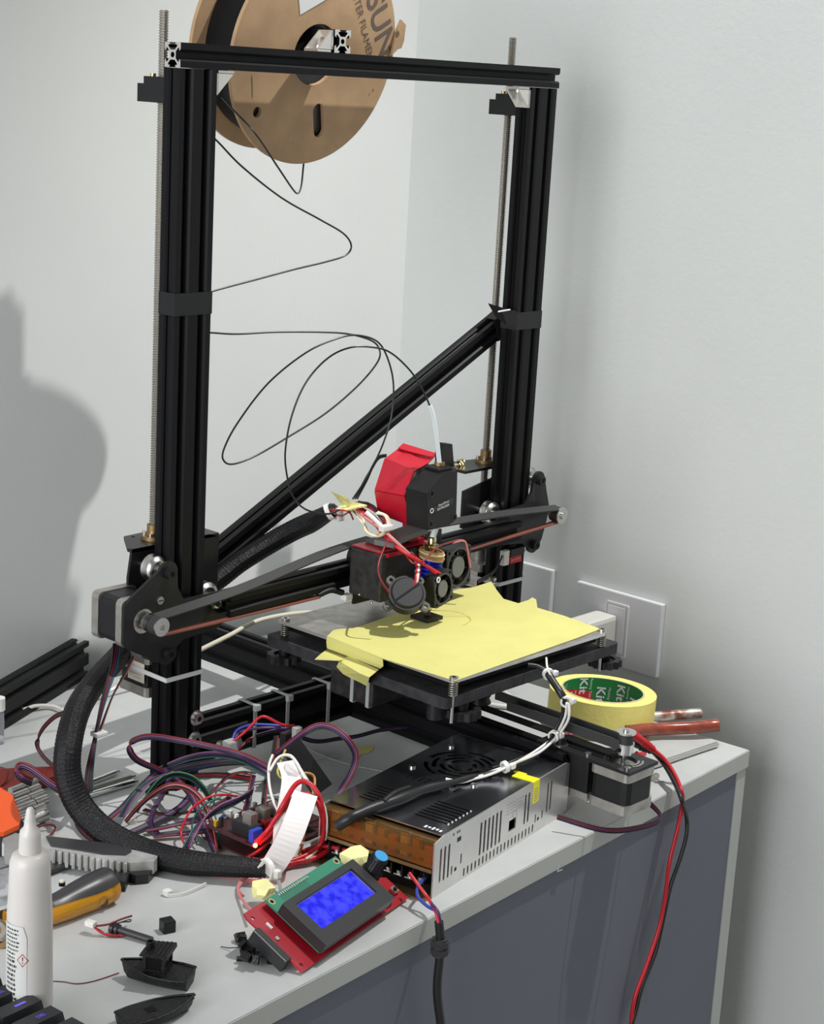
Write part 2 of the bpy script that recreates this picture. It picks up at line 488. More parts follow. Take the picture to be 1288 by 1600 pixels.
# pencil marks on the front edge
mb = MB()
for a, b_ in (((866, 1344), (861, 1358)), ((861, 1358), (869, 1355))):
    p0 = at(*a, 'y', -302); p1 = at(*b_, 'y', -302)
    n_ = ey
    p0 = p0 - ey * ((p0 - K).dot(ey) + .15); p1 = p1 - ey * ((p1 - K).dot(ey) + .15)
    mb.tube([p0, p1], .5, 'ink_grey', seg=6, smooth_path=False)
mb.build('pencil_mark', desk)

# ---- wall plates on the right wall
def wall_plate(y0, y1, z0, z1, label):
    t = thing('wall_socket_plate', (WX, (y0 + y1) / 2, z0), label, 'wall socket')
    mb = MB(); mb.box((WX - 7, y0, z0), (WX - .2, y1, z1), 'switch_white', bev=1.6); mb.build('cover_plate', t)
    mb = MB()
    w = y1 - y0
    yc = (y0 + y1) / 2
    mb.ring((0, 0, 0), X, 1, .5, .1, 'switch_edge', seg=4) if False else None
    for (a, b_, c, d) in ((yc - 16, yc + 16, z0 + 12, z1 - 12),):
        P = rrect(a, c, b_, d, 2); Q = rrect(a + 1.3, c + 1.3, b_ - 1.3, d - 1.3, 1.5)
        mb.prism(P, (WX - 7, 0, 0), Y, Z, -X * 1.2, 'switch_edge', holes=[Q])
    mb.build('socket_frame', t)
    mb = MB(); mb.box((WX - 8.6, yc - 12, z0 + 16), (WX - 6.8, yc + 12, z1 - 16), 'switch_white', bev=.6); mb.build('socket_insert', t)
    return t
wall_plate(-103, 16, 3, 89, 'white wall plate with the white plug in it, above the yellow tape roll')
wall_plate(52, 171, 6, 93, 'white wall plate half hidden behind the right printer post')
t = thing('power_plug', (WX - 8, -43, 10), 'white power plug standing out of the wall plate behind the bed corner', 'plug')
A1 = [at(938, 948, 'x', WX - 9), at(966, 966, 'x', WX - 9), at(961, 1022, 'x', WX - 9), at(930, 1010, 'x', WX - 9)]
yc0, yc1, zt, zb = A1[1].y, A1[0].y, (A1[0].z + A1[1].z) / 2, 14
mb = MB(); mb.box((WX - 62, yc0, zb), (WX - 9, yc1 + 4, zt), 'plug_white', bev=5); mb.build('plug_body', t)
mb = MB(); mb.tube([(WX - 40, yc1, zb + 3), (WX - 46, yc1 + 20, 6), (560, 20, 3), (480, 20, 3), (430, -60, 3), (400, -20, 3)], 2.6, 'wire_white'); mb.build('plug_cord', t)

# ================================================================= PRINTER
pr = thing('desktop_printer', (250, 0, 0), 'large black open-frame filament printer standing on the pale desk', '3d printer')
H, L = 635, 498
def upright(x0):
    mb = MB(); extrusion(mb, (x0, 0, 0), X, Y, 40, 20, Z * H); return mb.build('upright', pr)
upL = upright(0); upR = upright(L - 40)
mb = MB(); extrusion(mb, (0, 0, H + .3), Y, Z, 20, 20, X * (L + 3), endm='cut_alu'); mb.build('top_beam', pr)
mb = MB(); extrusion(mb, (187 - 10, 1, H + 20.4), X, Z, 20, 20, Y * 118, endm='cut_alu'); rod = mb.build('spool_arm', pr)
# cast corner brackets
def corner_bracket(o, a, b_, wdir, s, w, m='cut_alu', name='corner_bracket', label=None, par=None):
    """right-angled bracket: corner o, legs along a and b_, width along wdir"""
    o = Vector(o); a = Vector(a); b_ = Vector(b_); wdir = Vector(wdir)
    mb = MB()
    mb.prism([(0, 0), (s, 0), (s, 2.4), (0, 2.4)], o, a, b_, wdir * w, m)
    mb.prism([(0, 0), (2.4, 0), (2.4, s), (0, s)], o, a, b_, wdir * w, m)
    for k in (0, w - 2): mb.prism([(2, 2), (s, 2), (2, s)], o + wdir * k, a, b_, wdir * 2, m)
    c = o + wdir * w / 2 + a * (s * .5) + b_ * 2.4
    mb.cyl(c, c + b_ * 3, 3.6, 'steel', seg=14)
    c = o + wdir * w / 2 + b_ * (s * .5) + a * 2.4
    mb.cyl(c, c + a * 3, 3.6, 'steel', seg=14)
    return mb.build(name, par or pr, label)
corner_bracket((176.8, 2.5, H + 20.6), -X, Z, Y, 19, 17)
corner_bracket((L - 40.2, 1.5, H - .2), -X, -Z, Y, 20, 17)
corner_bracket((40.2, 1.5, H - .2), X, -Z, Y, 20, 17)

# top lead-screw holders (stepped printed blocks)
def holder(x0, label=None):
    mb = MB()
    mb.prism([(21, 606), (57, 606), (57, 621), (49, 621), (49, 627), (21, 627)], (x0 + 2, 0, 0), Y, Z, X * 36, 'print_black', capm='plastic_black')
    mb.cyl((x0 + 8, 44, 627), (x0 + 8, 44, 629.5), 2.5, 'brass', seg=12)
    return mb.build('screw_holder', pr)
holder(0); holder(L - 40)
def lead_screw(x, y, z0, z1):
    prof = []; z = z0
    while z < z1: prof += [(4.1, z), (4.1, z + .7), (3.2, z + 1.1), (3.2, z + 1.7)]; z += 2.2
    mb = MB(); mb.lathe((x, y, 0), Z, prof, 'screw_rod', seg=12)
    for p in range(len(mb.sm)): mb.sm[p] = False
    return mb.build('lead_screw', pr)
lead_screw(20, 46, 125, 681); lead_screw(L - 20, 46, 136, 683)
def zmotor(x, z1, tilt=0):
    mb = MB(); nema(mb, (x, 46, z1), -Z, X, 39)
    mt = mb.build('lift_motor', pr)
    mb = MB(); mb.box((x - 21.6, 29, z1 - 26), (x - 21.15, 52, z1 - 8), 'label_cream')
    for k in range(4): mb.box((x - 21.75, 33, z1 - 23 + k * 3.4), (x - 21.6, 33 + 10 + (k * 5) % 8, z1 - 22.2 + k * 3.4), 'ink_grey')
    mb.build('label_sticker', mt, label='cream sticker with small grey print')
    mb = MB(); mb.cyl((x, 46, z1), (x, 46, z1 + 18), 9, 'motor_cap'); mb.build('shaft_coupler', mt)
    mb = MB(); zc = z1 - 14
    q = [(x - 21, -1, zc - 1), (x + 21, -1, zc - 1), (x + 22.5, 30, zc), (x + 22.5, 68, zc), (x - 22.5, 68, zc), (x - 22.5, 30, zc)]
    zipband(mb, q, Z, 4, 1, 'tie_white'); mb.build('cable_tie', mt, label='white cable tie round post and motor')
zmotor(20, 124); zmotor(L - 20, 132)

# tape bands on the posts
def tape_band(x0, z0, z1):
    mb = MB(); q = [(x0 - .7, -.7), (x0 + 40.7, -.7), (x0 + 40.7, 20.7), (x0 - .7, 20.7)]
    mb.prism(q, (0, 0, z0), X, Y, Z * (z1 - z0), 'plastic_black', holes=[[(x0 - .1, -.1), (x0 + 40.1, -.1), (x0 + 40.1, 20.1), (x0 - .1, 20.1)]])
    return mb.build('tape_band', pr)
zl = [at(305, 457, 'y', 0).z, at(305, 492, 'y', 0).z]; tape_band(0, zl[1], zl[0])
zr = [at(825, 487, 'y', 0).z, at(825, 514, 'y', 0).z]; tape_band(L - 40, zr[1], zr[0])

# diagonal brace
bA = at(779, 505, 'y', 36); bB = at(338, 868, 'y', 92)
d = (bB - bA).normalized(); bB2 = bB + d * 45
yy = Vector((0.12, 1, 0)); yy = (yy - d * yy.dot(d)).normalized(); zz = d.cross(yy); zz = -zz if zz.z < 0 else zz
mb = MB(); extrusion(mb, bA - yy * 10 - zz * 10 - d * 8, yy, zz, 20, 20, bB2 - bA); mb.build('diagonal_brace', pr)
# black tape lashing the brace to the right post
mb = MB()
pA = path((764, 474, 'y', 25), (783, 480, 'y', 14), (808, 486, 'y', -.8)); pB = path((777, 497, 'y', 22), (792, 507, 'y', 10), (808, 512, 'y', -.8))
n_ = len(pA); vs = pA + pB
mb.add(vs + [v + Vector((0, 1.2, 0)) for v in vs], [(0, 1, 4, 3), (1, 2, 5, 4), (6, 9, 10, 7), (7, 10, 11, 8), (0, 3, 9, 6), (2, 8, 11, 5), (0, 6, 7, 1), (1, 7, 8, 2), (3, 4, 10, 9), (4, 5, 11, 10)], 'plastic_black')
mb.strip([bA - zz * 12 + d * 10, bA - zz * 12 - yy * 10 + d * 8, bA + zz * 11 - yy * 11.5 + d * 2, bA + zz * 11 + yy * 6], d, 16, 1, 'plastic_black', smooth_path=False)
mb.tube(path((779, 487, 'y', 5), (797, 484, 'y', 2)), .9, 'nylon', seg=6)
mb.build('tape_lashing', pr)

# base frame
mb = MB(); extrusion(mb, (40.2, 0, 20), Y, Z, 20, 40, X * (240 - 40.4)); cross1 = mb.build('crossbar', pr)
mb = MB(); extrusion(mb, (260.2, 0, 20), Y, Z, 20, 40, X * (L - 40 - 260.4)); mb.build('crossbar', pr)
mb = MB(); extrusion(mb, (240, -262, 18), X, Z, 20, 40, Y * 552); mb.build('bed_rail', pr)
for (x, z) in ((35, 66), (33, 46)):
    mb = MB(); c = Vector((x, -.5, z)); mb.ring(c, -Y, 7.2, 3, 1.2, 'steel', seg=24); mb.cyl(c - Y * 1, c - Y * 5, 5, 'steel', seg=20); mb.cyl(c - Y * 5, c - Y * 5.1, 2.6, 'slot_black', seg=6)
    mb.build('frame_bolt', pr)
for x in (64, 84):
    mb = MB(); c = Vector((x, -.5, 30)); mb.ring(c, -Y, 7, 3, 1.2, 'steel', seg=24); mb.cyl(c - Y * 1, c - Y * 5, 4.6, 'steel', seg=20); mb.build('frame_bolt', pr)
# white cable ties round the crossbar
for x in (108, 150, 205):
    mb = MB(); q = [(x, -.8, 61), (x, -.8, 19), (x, 20.8, 19), (x, 20.8, 61)]
    zipband(mb, q, X, 4, 1, 'nylon_grey'); mb.box((x - 3.5, -5, 56), (x + 3.5, -.5, 62), 'nylon_grey', bev=.8); mb.build('cable_tie', pr)

# ---- gantry
tl = 0.02
def gz(x): return 174 + (x - 50) * tl
mb = MB(); ux_ = Vector((1, 0, tl)).normalized()
extrusion(mb, (50, -26, gz(50) - 10), Y, Z, 20, 20, ux_ * 408); mb.build('gantry_beam', pr)
PL = circ(-8, 211, 10.5, 9, PI * .08, PI * .88) + [(-48, 196), (-56, 189), (-56.5, 157), (-51, 150), (-38, 143)] + circ(-7, 138, 10.5, 9, PI * 1.35, PI * 2.1) + [(10, 147), (50, 150), (64, 158), (67, 172), (62, 184), (10, 184), (3, 196)]
mb = MB(); mb.prism(PL, (0, -6, 0), X, Z, -Y * 3, 'plate_black', holes=[circ(-34.5, 172.5, 11, 20)]); gl = mb.build('gantry_plate', pr)
mb = MB(); mb.prism([(-22, 140), (82, 140), (82, 222), (70, 226), (-18, 226), (-22, 200)], (0, 31, 0), X, Z, -Y * 3, 'plate_black'); mb.build('rear_plate', gl)
mb = MB(); mb.prism([(-19, 28), (-19, 34), (4, 68), (70, 72), (82, 52), (82, 28)], (0, 0, 222.5), X, Y, Z * 3, 'plate_black', holes=[circ(20, 46, 5.4, 14), circ(50, 60, 1.8, 8), circ(10, 62, 1.8, 8)]); mb.build('nut_plate', gl)
def brass_nut(x, z, par):
    mb = MB(); mb.ring((x, 46, z), Z, 11, 4.3, 3.5, 'brass_dull', seg=28); mb.ring((x, 46, z + 3.5), Z, 6, 4.3, 10, 'brass_dull', seg=24)
    for a in range(4):
        c = Vector((x + 8 * math.cos(a * PI / 2 + .6), 46 + 8 * math.sin(a * PI / 2 + .6), z + 3.5)); mb.cyl(c, c + Z * 3, 2.4, 'steel', seg=12)
    mb.build('brass_nut', par)
brass_nut(20, 225.6, gl)
for (x, z) in ((-8, 211), (-7, 138), (50, 177)):
    w = MB(); w.lathe((x, 3, z), Y, [(8, 0), (12, 2.6), (12, 3.4), (10, 7.2), (12, 11), (12, 11.8), (8, 14.4)], 'steel' if z > 140 else 'plastic_black', seg=28)
    w.cyl((x, -6, z), (x, 31, z), 2.4, 'steel', seg=10); w.build('guide_wheel', gl)
for (x, z) in ((-8, 211), (-7, 138)):
    mb = MB(); bolt(mb, (x, -9, z), -Y, 5, 5); mb.build('socket_screw', gl)
mb = MB(); mb.cyl((-17, -9, 188), (-17, -10.2, 188), 3.6, 'steel', seg=16); mb.box((-19.6, -10.4, 187.6), (-14.4, -10.15, 188.4), 'slot_black'); mb.build('screw', gl)
mb = MB(); c = Vector((42, -9, 176)); mb.cyl(c, c - Y * 12, 2.4, 'plastic_black', seg=12); mb.cyl(c - Y * 3, c - Y * 6, 5, 'steel', seg=6); mb.cyl(c - Y * 6, c - Y * 8.5, 4.2, 'steel', seg=16); mb.build('lock_nut', gl)
mb = MB(); nema(mb, (-35, -5.8, 172.5), Y, X, 41); xm = mb.build('gantry_motor', pr)
mb = MB(); mb.ring((-34.5, -6, 172.5), -Y, 11, 6, 2.6, 'steel'); mb.cyl((-34.5, -6, 172.5), (-31, -31, 171.5), 2.5, 'steel', seg=12); mb.build('motor_shaft', xm)
def pulley(mb, c, ax, r=7, flange=8.2, collar=True):
    c = Vector(c); ax = Vector(ax)
    if collar: mb.cyl(c, c + ax * 6, 8, 'steel'); mb.cyl(c + ax * 3, c + ax * 3 + Vector((0, 0, 8.3)), 1.8, 'slot_black', seg=8)
    mb.cyl(c + ax * 6, c + ax * 7.2, flange, 'steel'); mb.cyl(c + ax * 7.2, c + ax * 17, r, 'belt_black')
    mb.cyl(c + ax * 17, c + ax * 18.6, flange, 'steel'); mb.ring(c + ax * 18.6, ax, 2.6, 1.4, .4, 'motor_cap', seg=14)
mb = MB(); pulley(mb, (-32, -12, 172), -Y); mb.build('belt_pulley', xm)

# right side of the gantry
PR = circ(505, 227, 9.5, 9, PI * .1, PI * .9) + [(494, 215), (484, 203), (440, 200), (438, 165), (484, 160)] + circ(503, 156, 9.5, 9, PI * 1.1, PI * 1.9) + [(517, 160), (527, 192), (520, 212)]
mb = MB(); mb.prism(PR, (0, -5, 0), X, Z, -Y * 3, 'plate_black'); gr = mb.build('gantry_plate', pr)
mb = MB(); mb.prism([(424, 178), (522, 150), (522, 236), (424, 218)], (0, 31, 0), X, Z, -Y * 3, 'plate_black'); mb.build('rear_plate', gr)
mb = MB(); mb.prism([(424, 28), (424, 62), (434, 70), (486, 62), (486, 28)], (0, 0, 237), X, Y, Z * 3, 'plate_black', holes=[circ(478, 46, 5, 12)]); mb.build('nut_plate', gr)
brass_nut(478, 240, gr)
for (x, z) in ((505, 227), (503, 156), (447, 196)):
    w = MB(); w.lathe((x, 3, z), Y, [(8, 0), (12, 2.6), (12, 3.4), (10, 7.2), (12, 11), (12, 11.8), (8, 14.4)], 'steel', seg=28)
    w.cyl((x, -5, z), (x, 31, z), 2.4, 'steel', seg=10); w.build('guide_wheel', gr)
for (x, z) in ((505, 227), (503, 156)):
    mb = MB(); bolt(mb, (x, -8, z), -Y, 5, 5); mb.build('socket_screw', gr)
mb = MB(); mb.cyl((521, -8, 190), (521, -30, 190), 2.4, 'steel', seg=12); mb.cyl((521, -18, 190), (521, -20, 190), 8.4, 'steel'); mb.cyl((521, -20, 190), (521, -28.8, 190), 7.2, 'belt_black')
mb.cyl((521, -28.8, 190), (521, -30.6, 190), 9.2, 'steel'); mb.cyl((521, -30.6, 190), (521, -33, 190), 4, 'steel', seg=6); mb.build('idler_pulley', gr)
# belt: upper run, lower run, wraps
W_ = 11
mb = MB(); a = [(-32, -24, 179.5), (60, -24.5, 187.5), (160, -25, 203), (226, -26, 210)]
mb.strip(a, [Vector((0, 1, .25)), Vector((0, 1, .35)), Vector((0, 1, .3)), Y], W_, 1.4, 'belt_black'); mb.build('drive_belt', pr, label='black upper belt run left of the print head')
mb = MB(); a = [(318, -26, 209), (420, -25, 205), (521, -24.5, 197.6)]
mb.strip(a, [Vector((0, 1, .3))] * 2, W_, 1.4, 'belt_black'); mb.build('drive_belt', pr, label='black upper belt run right of the print head')
mb = MB(); wr = [(-32 + 7.6 * math.cos(t), -24.5, 172 + 7.6 * math.sin(t)) for t in [PI * .5, PI * .7, PI * .9, PI * 1.1, PI * 1.3, PI * 1.5]]
mb.strip(wr, Y, W_ - 2, 1.4, 'belt_black', sub=3)
mb.build('drive_belt', pr, label='black belt wrapped on the motor pulley')
mb = MB(); mb.strip([(-31, -24.5, 163.6), (20, -24.5, 163), (100, -24.5, 162.8), (160, -24.5, 163)], Y, W_ - 3, 1.4, 'belt_red', sub=3); mb.build('drive_belt', pr, label='reddish lower belt run by the left post')
mb = MB(); mb.tube([(160, -24, 164), (176, -26, 167), (188, -30, 163)], 3, 'plastic_black'); mb.box((186, -36, 156), (196, -28, 162), 'nylon', bev=1.5); mb.build('belt_clamp', pr)
mb = MB(); lo_ = [(300, -24.5, 172), (420, -24.5, 177)] + [(521 + 7.8 * math.cos(t), -24.5, 190 + 7.8 * math.sin(t)) for t in [-PI * .45, -PI * .2, 0, PI * .2, PI * .45]]
mb.strip(lo_, Y, W_ - 3, 1.4, 'belt_red', sub=3); mb.build('drive_belt', pr, label='reddish lower belt run by the right post')
# end-stop board on the right
mb = MB(); q = path((797, 872, 'y', -9), (815, 866, 'y', -9), (815, 877, 'y', -9), (798, 881, 'y', -9))
mb.loft(q, [v + Y * 1.6 for v in q], 'core_red')
for k in range(5):
    c = q[0].lerp(q[1], .15 + k * .17) + Vector((0, -.6, -3)); mb.box(c - Vector((.7, .3, .7)), c + Vector((.7, .3, .7)), 'steel')
es = mb.build('endstop_board', pr, label='small red circuit board under the right end of the gantry')
mb = MB(); c = at(790, 871, 'y', -10); mb.box(c - Vector((6, 3, 8)), c + Vector((3, 3, 8)), 'nylon', bev=.8); mb.build('connector', es)
mb = MB(); mb.box(q[0] + Vector((-2, -3, 2)), q[1] + Vector((1, 3, 9)), 'print_black'); mb.build('switch_block', es)
for (m_, dy) in (('wire_teal', 0), ('wire_dkred', 2), ('wire_black', -2)):
    mb = MB(); mb.tube(path((785, 868, 'y', -12 + dy), (778, 885, 'y', -16 + dy), (765, 900 + dy, 'y', -8), (748, 908 + dy, 'y', 10)), .9, m_, seg=6); mb.build('wire', es)

# ---- bed
BZ = 138
bx0, by0, bs = 142, -211, 212
base = MB(); q = rrect(131, -214, 383, 14, 5, 4)
base.prism(q, (0, 0, 112), X, Y, Z * 10, 'wood_black'); bd = base.build('bed_board', pr, label='black painted wooden board under the bed')
mb = MB(); mb.prism(rrect(bx0 - 4, by0 - 4, bx0 + bs + 4, by0 + bs + 4, 2), (0, 0, BZ - 3.4), X, Y, Z * 3.2, 'psu_side', capm='motor_cap'); ph = mb.build('heated_plate', pr)
mb = MB(); mb.prism(rrect(bx0 + 2, by0 + 2, bx0 + bs - 2, by0 + bs - 2, 2), (0, 0, BZ - 10), X, Y, Z * 6, 'slot_black'); mb.build('heater_mat', ph)
# yellow masking paper on the plate
T = BZ + .15
def bedpt(px, py): return at(px, py, 'z', T)
out = [(512, 994), (521, 985), (532, 983), (552, 982), (577, 974), (600, 966), (622, 957), (650, 942), (690, 930), (716, 921), (740, 918), (768, 909), (776, 922), (787, 936), (810, 943), (826, 938), (832, 934), (838, 937), (840, 950), (880, 962), (939, 983), (900, 998), (712, 1064), (704, 1062), (598, 1029)]
P = [bedpt(*q) for q in out]
mb = MB(); mb.prism([(p.x, p.y) for p in P], (0, 0, T), X, Y, Z * .35, 'masking'); mp = mb.build('masking_paper', pr, label='yellow masking paper covering most of the bed')
# folded over the left edge, with torn flaps on the board
def sheet(rows, m, th=.5):
    mb = MB(); nr = len(rows); nc = len(rows[0]); vs = [p for r_ in rows for p in r_]
    fs = [(i * nc + j, i * nc + j + 1, (i + 1) * nc + j + 1, (i + 1) * nc + j) for i in range(nr - 1) for j in range(nc - 1)]
    nrm = ((rows[0][-1] - rows[0][0]).cross(rows[-1][0] - rows[0][0])).normalized() * th
    N = len(vs); vs2 = vs + [v + nrm for v in vs]
    fs2 = fs + [tuple(N + i for i in f[::-1]) for f in fs]
    bd_ = [j for j in range(nc)] + [i * nc + nc - 1 for i in range(1, nr)] + [(nr - 1) * nc + j for j in range(nc - 2, -1, -1)] + [i * nc for i in range(nr - 2, 0, -1)]
    fs2 += [(bd_[k], bd_[(k + 1) % len(bd_)], N + bd_[(k + 1) % len(bd_)], N + bd_[k]) for k in range(len(bd_))]
    mb.add(vs2, fs2, m); return mb
xe = bx0 - 4.4
r0 = [at(px, py, 'x', xe) for px, py in ((511, 994), (540, 1004), (570, 1017), (598, 1029))]
r1 = [at(px, py, 'x', xe - 1.5) for px, py in ((510, 1003), (540, 1015), (570, 1028), (599, 1041))]
r2 = [at(px, py, 'x', xe - .5) for px, py in ((511, 1013), (540, 1024), (568, 1035), (594, 1045))]
sheet([r0, r1, r2], 'masking').build('folded_edge', mp)
ZB = 122.5
r0 = [at(px, py, 'z', ZB + 2) for px, py in ((512, 1014), (530, 1018), (545, 1026))]
r1 = [at(px, py, 'z', ZB + 3) for px, py in ((502, 1021), (520, 1026), (535, 1031))]
r2 = [at(px, py, 'z', ZB + 6) for px, py in ((492, 1030), (512, 1031), (530, 1032))]
sheet([r0, r1, r2], 'masking').build('torn_or_added_flap', mp)
r0 = [at(px, py, 'z', ZB + 4) for px, py in ((546, 1024), (560, 1032), (578, 1040), (592, 1046))]
r1 = [at(px, py, 'z', ZB + 1.5) for px, py in ((530, 1033), (545, 1042), (562, 1052), (577, 1058))]
r2 = [at(px, py, 'x', 128) for px, py in ((526, 1042), (541, 1052), (558, 1061), (574, 1070))]
r3 = [at(px, py, 'x', 130) for px, py in ((536, 1053), (547, 1059), (562, 1066), (577, 1074))]
sheet([r0, r1, r2, r3], 'masking').build('torn_or_added_flap', mp)
# spring screws and levelling wheels
for (px, py, kx, ky) in ((709.3, 1061, 723, 1112), (941.5, 985.6, 945, 1033), (446.4, 968.7, 452, 1030), (770, 905, 775, 950)):
    c = at(px, py, 'z', BZ)
    mb = MB(); mb.cyl(c + Z * -1, c + Z * 2, 4, 'steel', seg=16); mb.cyl(c + Z * 2, c + Z * 2.1, 2, 'slot_black', seg=6); mb.cyl((c.x, c.y, 98), (c.x, c.y, BZ), 1.6, 'steel', seg=8)
    sp = [(c.x + 3.6 * math.cos(t), c.y + 3.6 * math.sin(t), 122.5 + 12 * t / (2 * PI * 6)) for t in [k * PI / 5 for k in range(61)]]
    mb.tube(sp, .8, 'screw_rod', seg=6, smooth_path=False); mb.build('spring_screw', pr)
    if py != 905:
        k = at(kx, ky, 'z', 102) if py != 968.7 else Vector((c.x, c.y, 102))
        mb = MB(); pol = []
        for i in range(48):
            t = 2 * PI * i / 48; rr = 15.5 + 1.4 * math.cos(12 * t); pol.append((rr * math.cos(t), rr * math.sin(t)))
        mb.prism(pol, (k.x, k.y, k.z - 4), X, Y, Z * 7, 'plastic_black', holes=[circ(0, 0, 10, 20)]); 
        mb.ring((k.x, k.y, k.z - 1), Z, 10, 4, 2, 'plastic_black'); mb.cyl((k.x, k.y, k.z - 4), (k.x, k.y, 111.8), 5, 'plastic_black', seg=16)
        mb.build('levelling_wheel', pr)
mb = MB(); k = at(679, 1122, 'z', 98); mb.cyl(k, k + Z * 14, 7, 'plastic_black', seg=18); mb.build('wheel_spacer', pr)
# bed carriage below the board
mb = MB(); mb.box((212, -150, 92), (292, -40, 95), 'plate_black'); mb.build('bed_carriage_plate', pr)
for (x, y) in ((232, -138), (232, -55), (268, -138), (268, -55)):
    w = MB(); w.lathe((x, y, 71 - 7), Z, [(8, 0), (12, 2.6), (12, 3.4), (10, 7.2), (12, 11), (12, 11.8), (8, 14.4)], 'plastic_black', seg=24)
    w.cyl((x, y, 62), (x, y, 112), 2.4, 'steel', seg=8); w.build('guide_wheel', pr)
mb = MB(); c0 = at(575, 1100, 'x', 200); mb.box((178, c0.y - 26, 66), (226, c0.y + 30, 111.5), 'rough_black', bev=2); bh = mb.build('bed_support_block', pr)
for dy in (0, 17):
    mb = MB(); x_ = 177.5; y_ = c0.y - 12 + dy
    zipband(mb, [(x_, y_ - 8 + dy * .2, 65), (x_, y_ - 8 + dy * .2, 112), (226.6, y_ - 8, 112), (226.6, y_ - 8, 65)], Y, 4, 1, 'nylon_grey'); mb.build('cable_tie', bh)
# bed motor
ym = at(983, 1213, 'z', 56)
R_ = Matrix.Rotation(math.radians(1.5), 3, 'Z')
mb = MB(); c = ym + Vector((21.2, 21.2, 0)); nema(mb, c, -Z, X, 39); bmot = mb.build('bed_motor', pr)
mb = MB(); mb.prism([(c.x - 22, c.y - 22), (c.x + 22, c.y - 22), (c.x + 22, c.y + 22), (c.x + 10, c.y + 30), (c.x + 10, c.y + 82), (c.x - 22, c.y + 82)], (0, 0, 56.2), X, Y, Z * 3, 'plate_black', holes=[circ(c.x, c.y, 11.5, 24)]); bp_ = mb.build('motor_bracket', bmot)
mb = MB()
for a0 in (.25, 1.25):
    for rr in (13.5, 17):
        P = circ(c.x, c.y, rr + .9, 10, PI * a0 + .3, PI * a0 + 1.5); Q = circ(c.x, c.y, rr - .9, 10, PI * a0 + .3, PI * a0 + 1.5)[::-1]
        mb.prism(P + Q, (0, 0, 59.3), X, Y, Z * .25, 'steel')
mb.build('bearing_ring', bmot)
for (dx, dy) in ((-15.5, -15.5), (-15.5, 28)):
    mb = MB(); k = Vector((c.x + dx, c.y + dy, 59.2)); mb.cyl(k, k + Z * 2, 3, 'steel', seg=14); mb.build('screw', bmot)
mb = MB(); k = Vector((c.x - 14, c.y + 60, 59.2)); mb.ring(k, Z, 7, 3, 1, 'steel'); mb.cyl(k + Z, k + Z * 7, 5, 'plastic_black', seg=18); mb.cyl(k + Z * 7, k + Z * 7.1, 2.6, 'slot_black', seg=6); mb.build('socket_screw', bmot)
mb = MB(); mb.cyl(c, c + Z * 32, 2.5, 'steel', seg=12)
k = c + Z * 10; mb.cyl(k, k + Z * 9, 8, 'chrome'); mb.cyl(k + Z * 9, k + Z * 10, 8.4, 'steel'); mb.cyl(k + Z * 10, k + Z * 19, 7, 'belt_black'); mb.cyl(k + Z * 19, k + Z * 20.4, 9, 'chrome'); mb.ring(k + Z * 20.4, Z, 3, 1.6, .4, 'motor_cap', seg=14)
mb.cyl(k + Z * 4.5 - X * 8.2, k + Z * 4.5 - X * 8.6, 2, 'slot_black', seg=8); mb.build('belt_pulley', bmot)
for s_ in (-1, 1):
    mb = MB(); mb.strip([(c.x + s_ * 7.4, c.y + 2, 75.5 - .5), (c.x + s_ * 7.4, -150 - 0, 75)] if s_ > 0 else [(c.x + s_ * 7.4, c.y, 75), (c.x + s_ * 7.4, c.y + 130, 75)], Z, 9, 1.3, 'belt_black', smooth_path=False)
    mb.build('bed_belt', pr)
mb = MB(); mb.prism([(c.x - 6, c.y + 8), (c.x + 6, c.y + 8), (c.x + 6, -60), (c.x - 6, -60)], (0, 0, 61), X, Y, Z * 1.2, 'slot_black')
mb.build('belt_guide', pr)
mb = MB(); mb.box((c.x - 19, c.y + 24, 24), (c.x + 19, c.y + 78, 55.9), 'plastic_black', bev=.8); mb.box((c.x - 18, c.y + 24, 16), (c.x + 18, c.y + 76, 24), 'motor_cap', bev=.6); mb.build('rail_end_block', bmot)
# motor lead round the base
mb = MB(); mb.ribbon([(c.x - 60, c.y + 24, 14), (c.x - 40, c.y - 12, 8), (c.x - 10, c.y - 27, 6), (c.x + 22, c.y - 30, 7), (c.x + 30, c.y - 10, 14), (c.x + 24, c.y + 8, 22), (c.x + 21, c.y + 12, 20)], Z, ['wire_black', 'wire_purple', 'wire_dkred', 'wire_black'], pitch=1.4)
mb.build('motor_lead', bmot)

# ---- print head carriage (part of the printer)
mb = MB(); mb.box((200, -33, 150), (322, -30, 206), 'plate_black', bev=1)
car = mb.build('head_carriage', pr)
for (x, z) in ((222, 190), (300, 196), (252, 158)):
    w = MB(); w.lathe((x, -23, z), Y, [(8, 0), (12, 2.6), (12, 3.4), (10, 7.2), (12, 11), (12, 11.8), (8, 14.4)], 'plastic_black', seg=24)
    w.cyl((x, -30, z), (x, -6, z), 2.4, 'steel', seg=8); w.build('guide_wheel', car)
mb = MB(); mb.box((191, -75, 163), (240, -34, 209), 'rough_black', bev=2.2)
for p_ in ((556, 927), (575, 940)):
    c = at(p_[0] + 6, p_[1] + 2, 'x', 190.8); mb.sphere(c, 1.5, 'steel', seg=8)
cov = mb.build('head_cover', car)
mb = MB(); mb.box((193, -70, 209.3), (262, -34, 210.3), 'red_tape'); 
mb.box((196, -75.6, 206), (222, -75.1, 210), 'red_tape')
mb.build('red_tape', cov)
mb = MB(); mb.box((262, -62, 190), (264, -34, 234), 'red_tape'); mb.box((243, -62, 211), (264, -34, 213), 'red_tape'); mb.build('red_bracket', car)
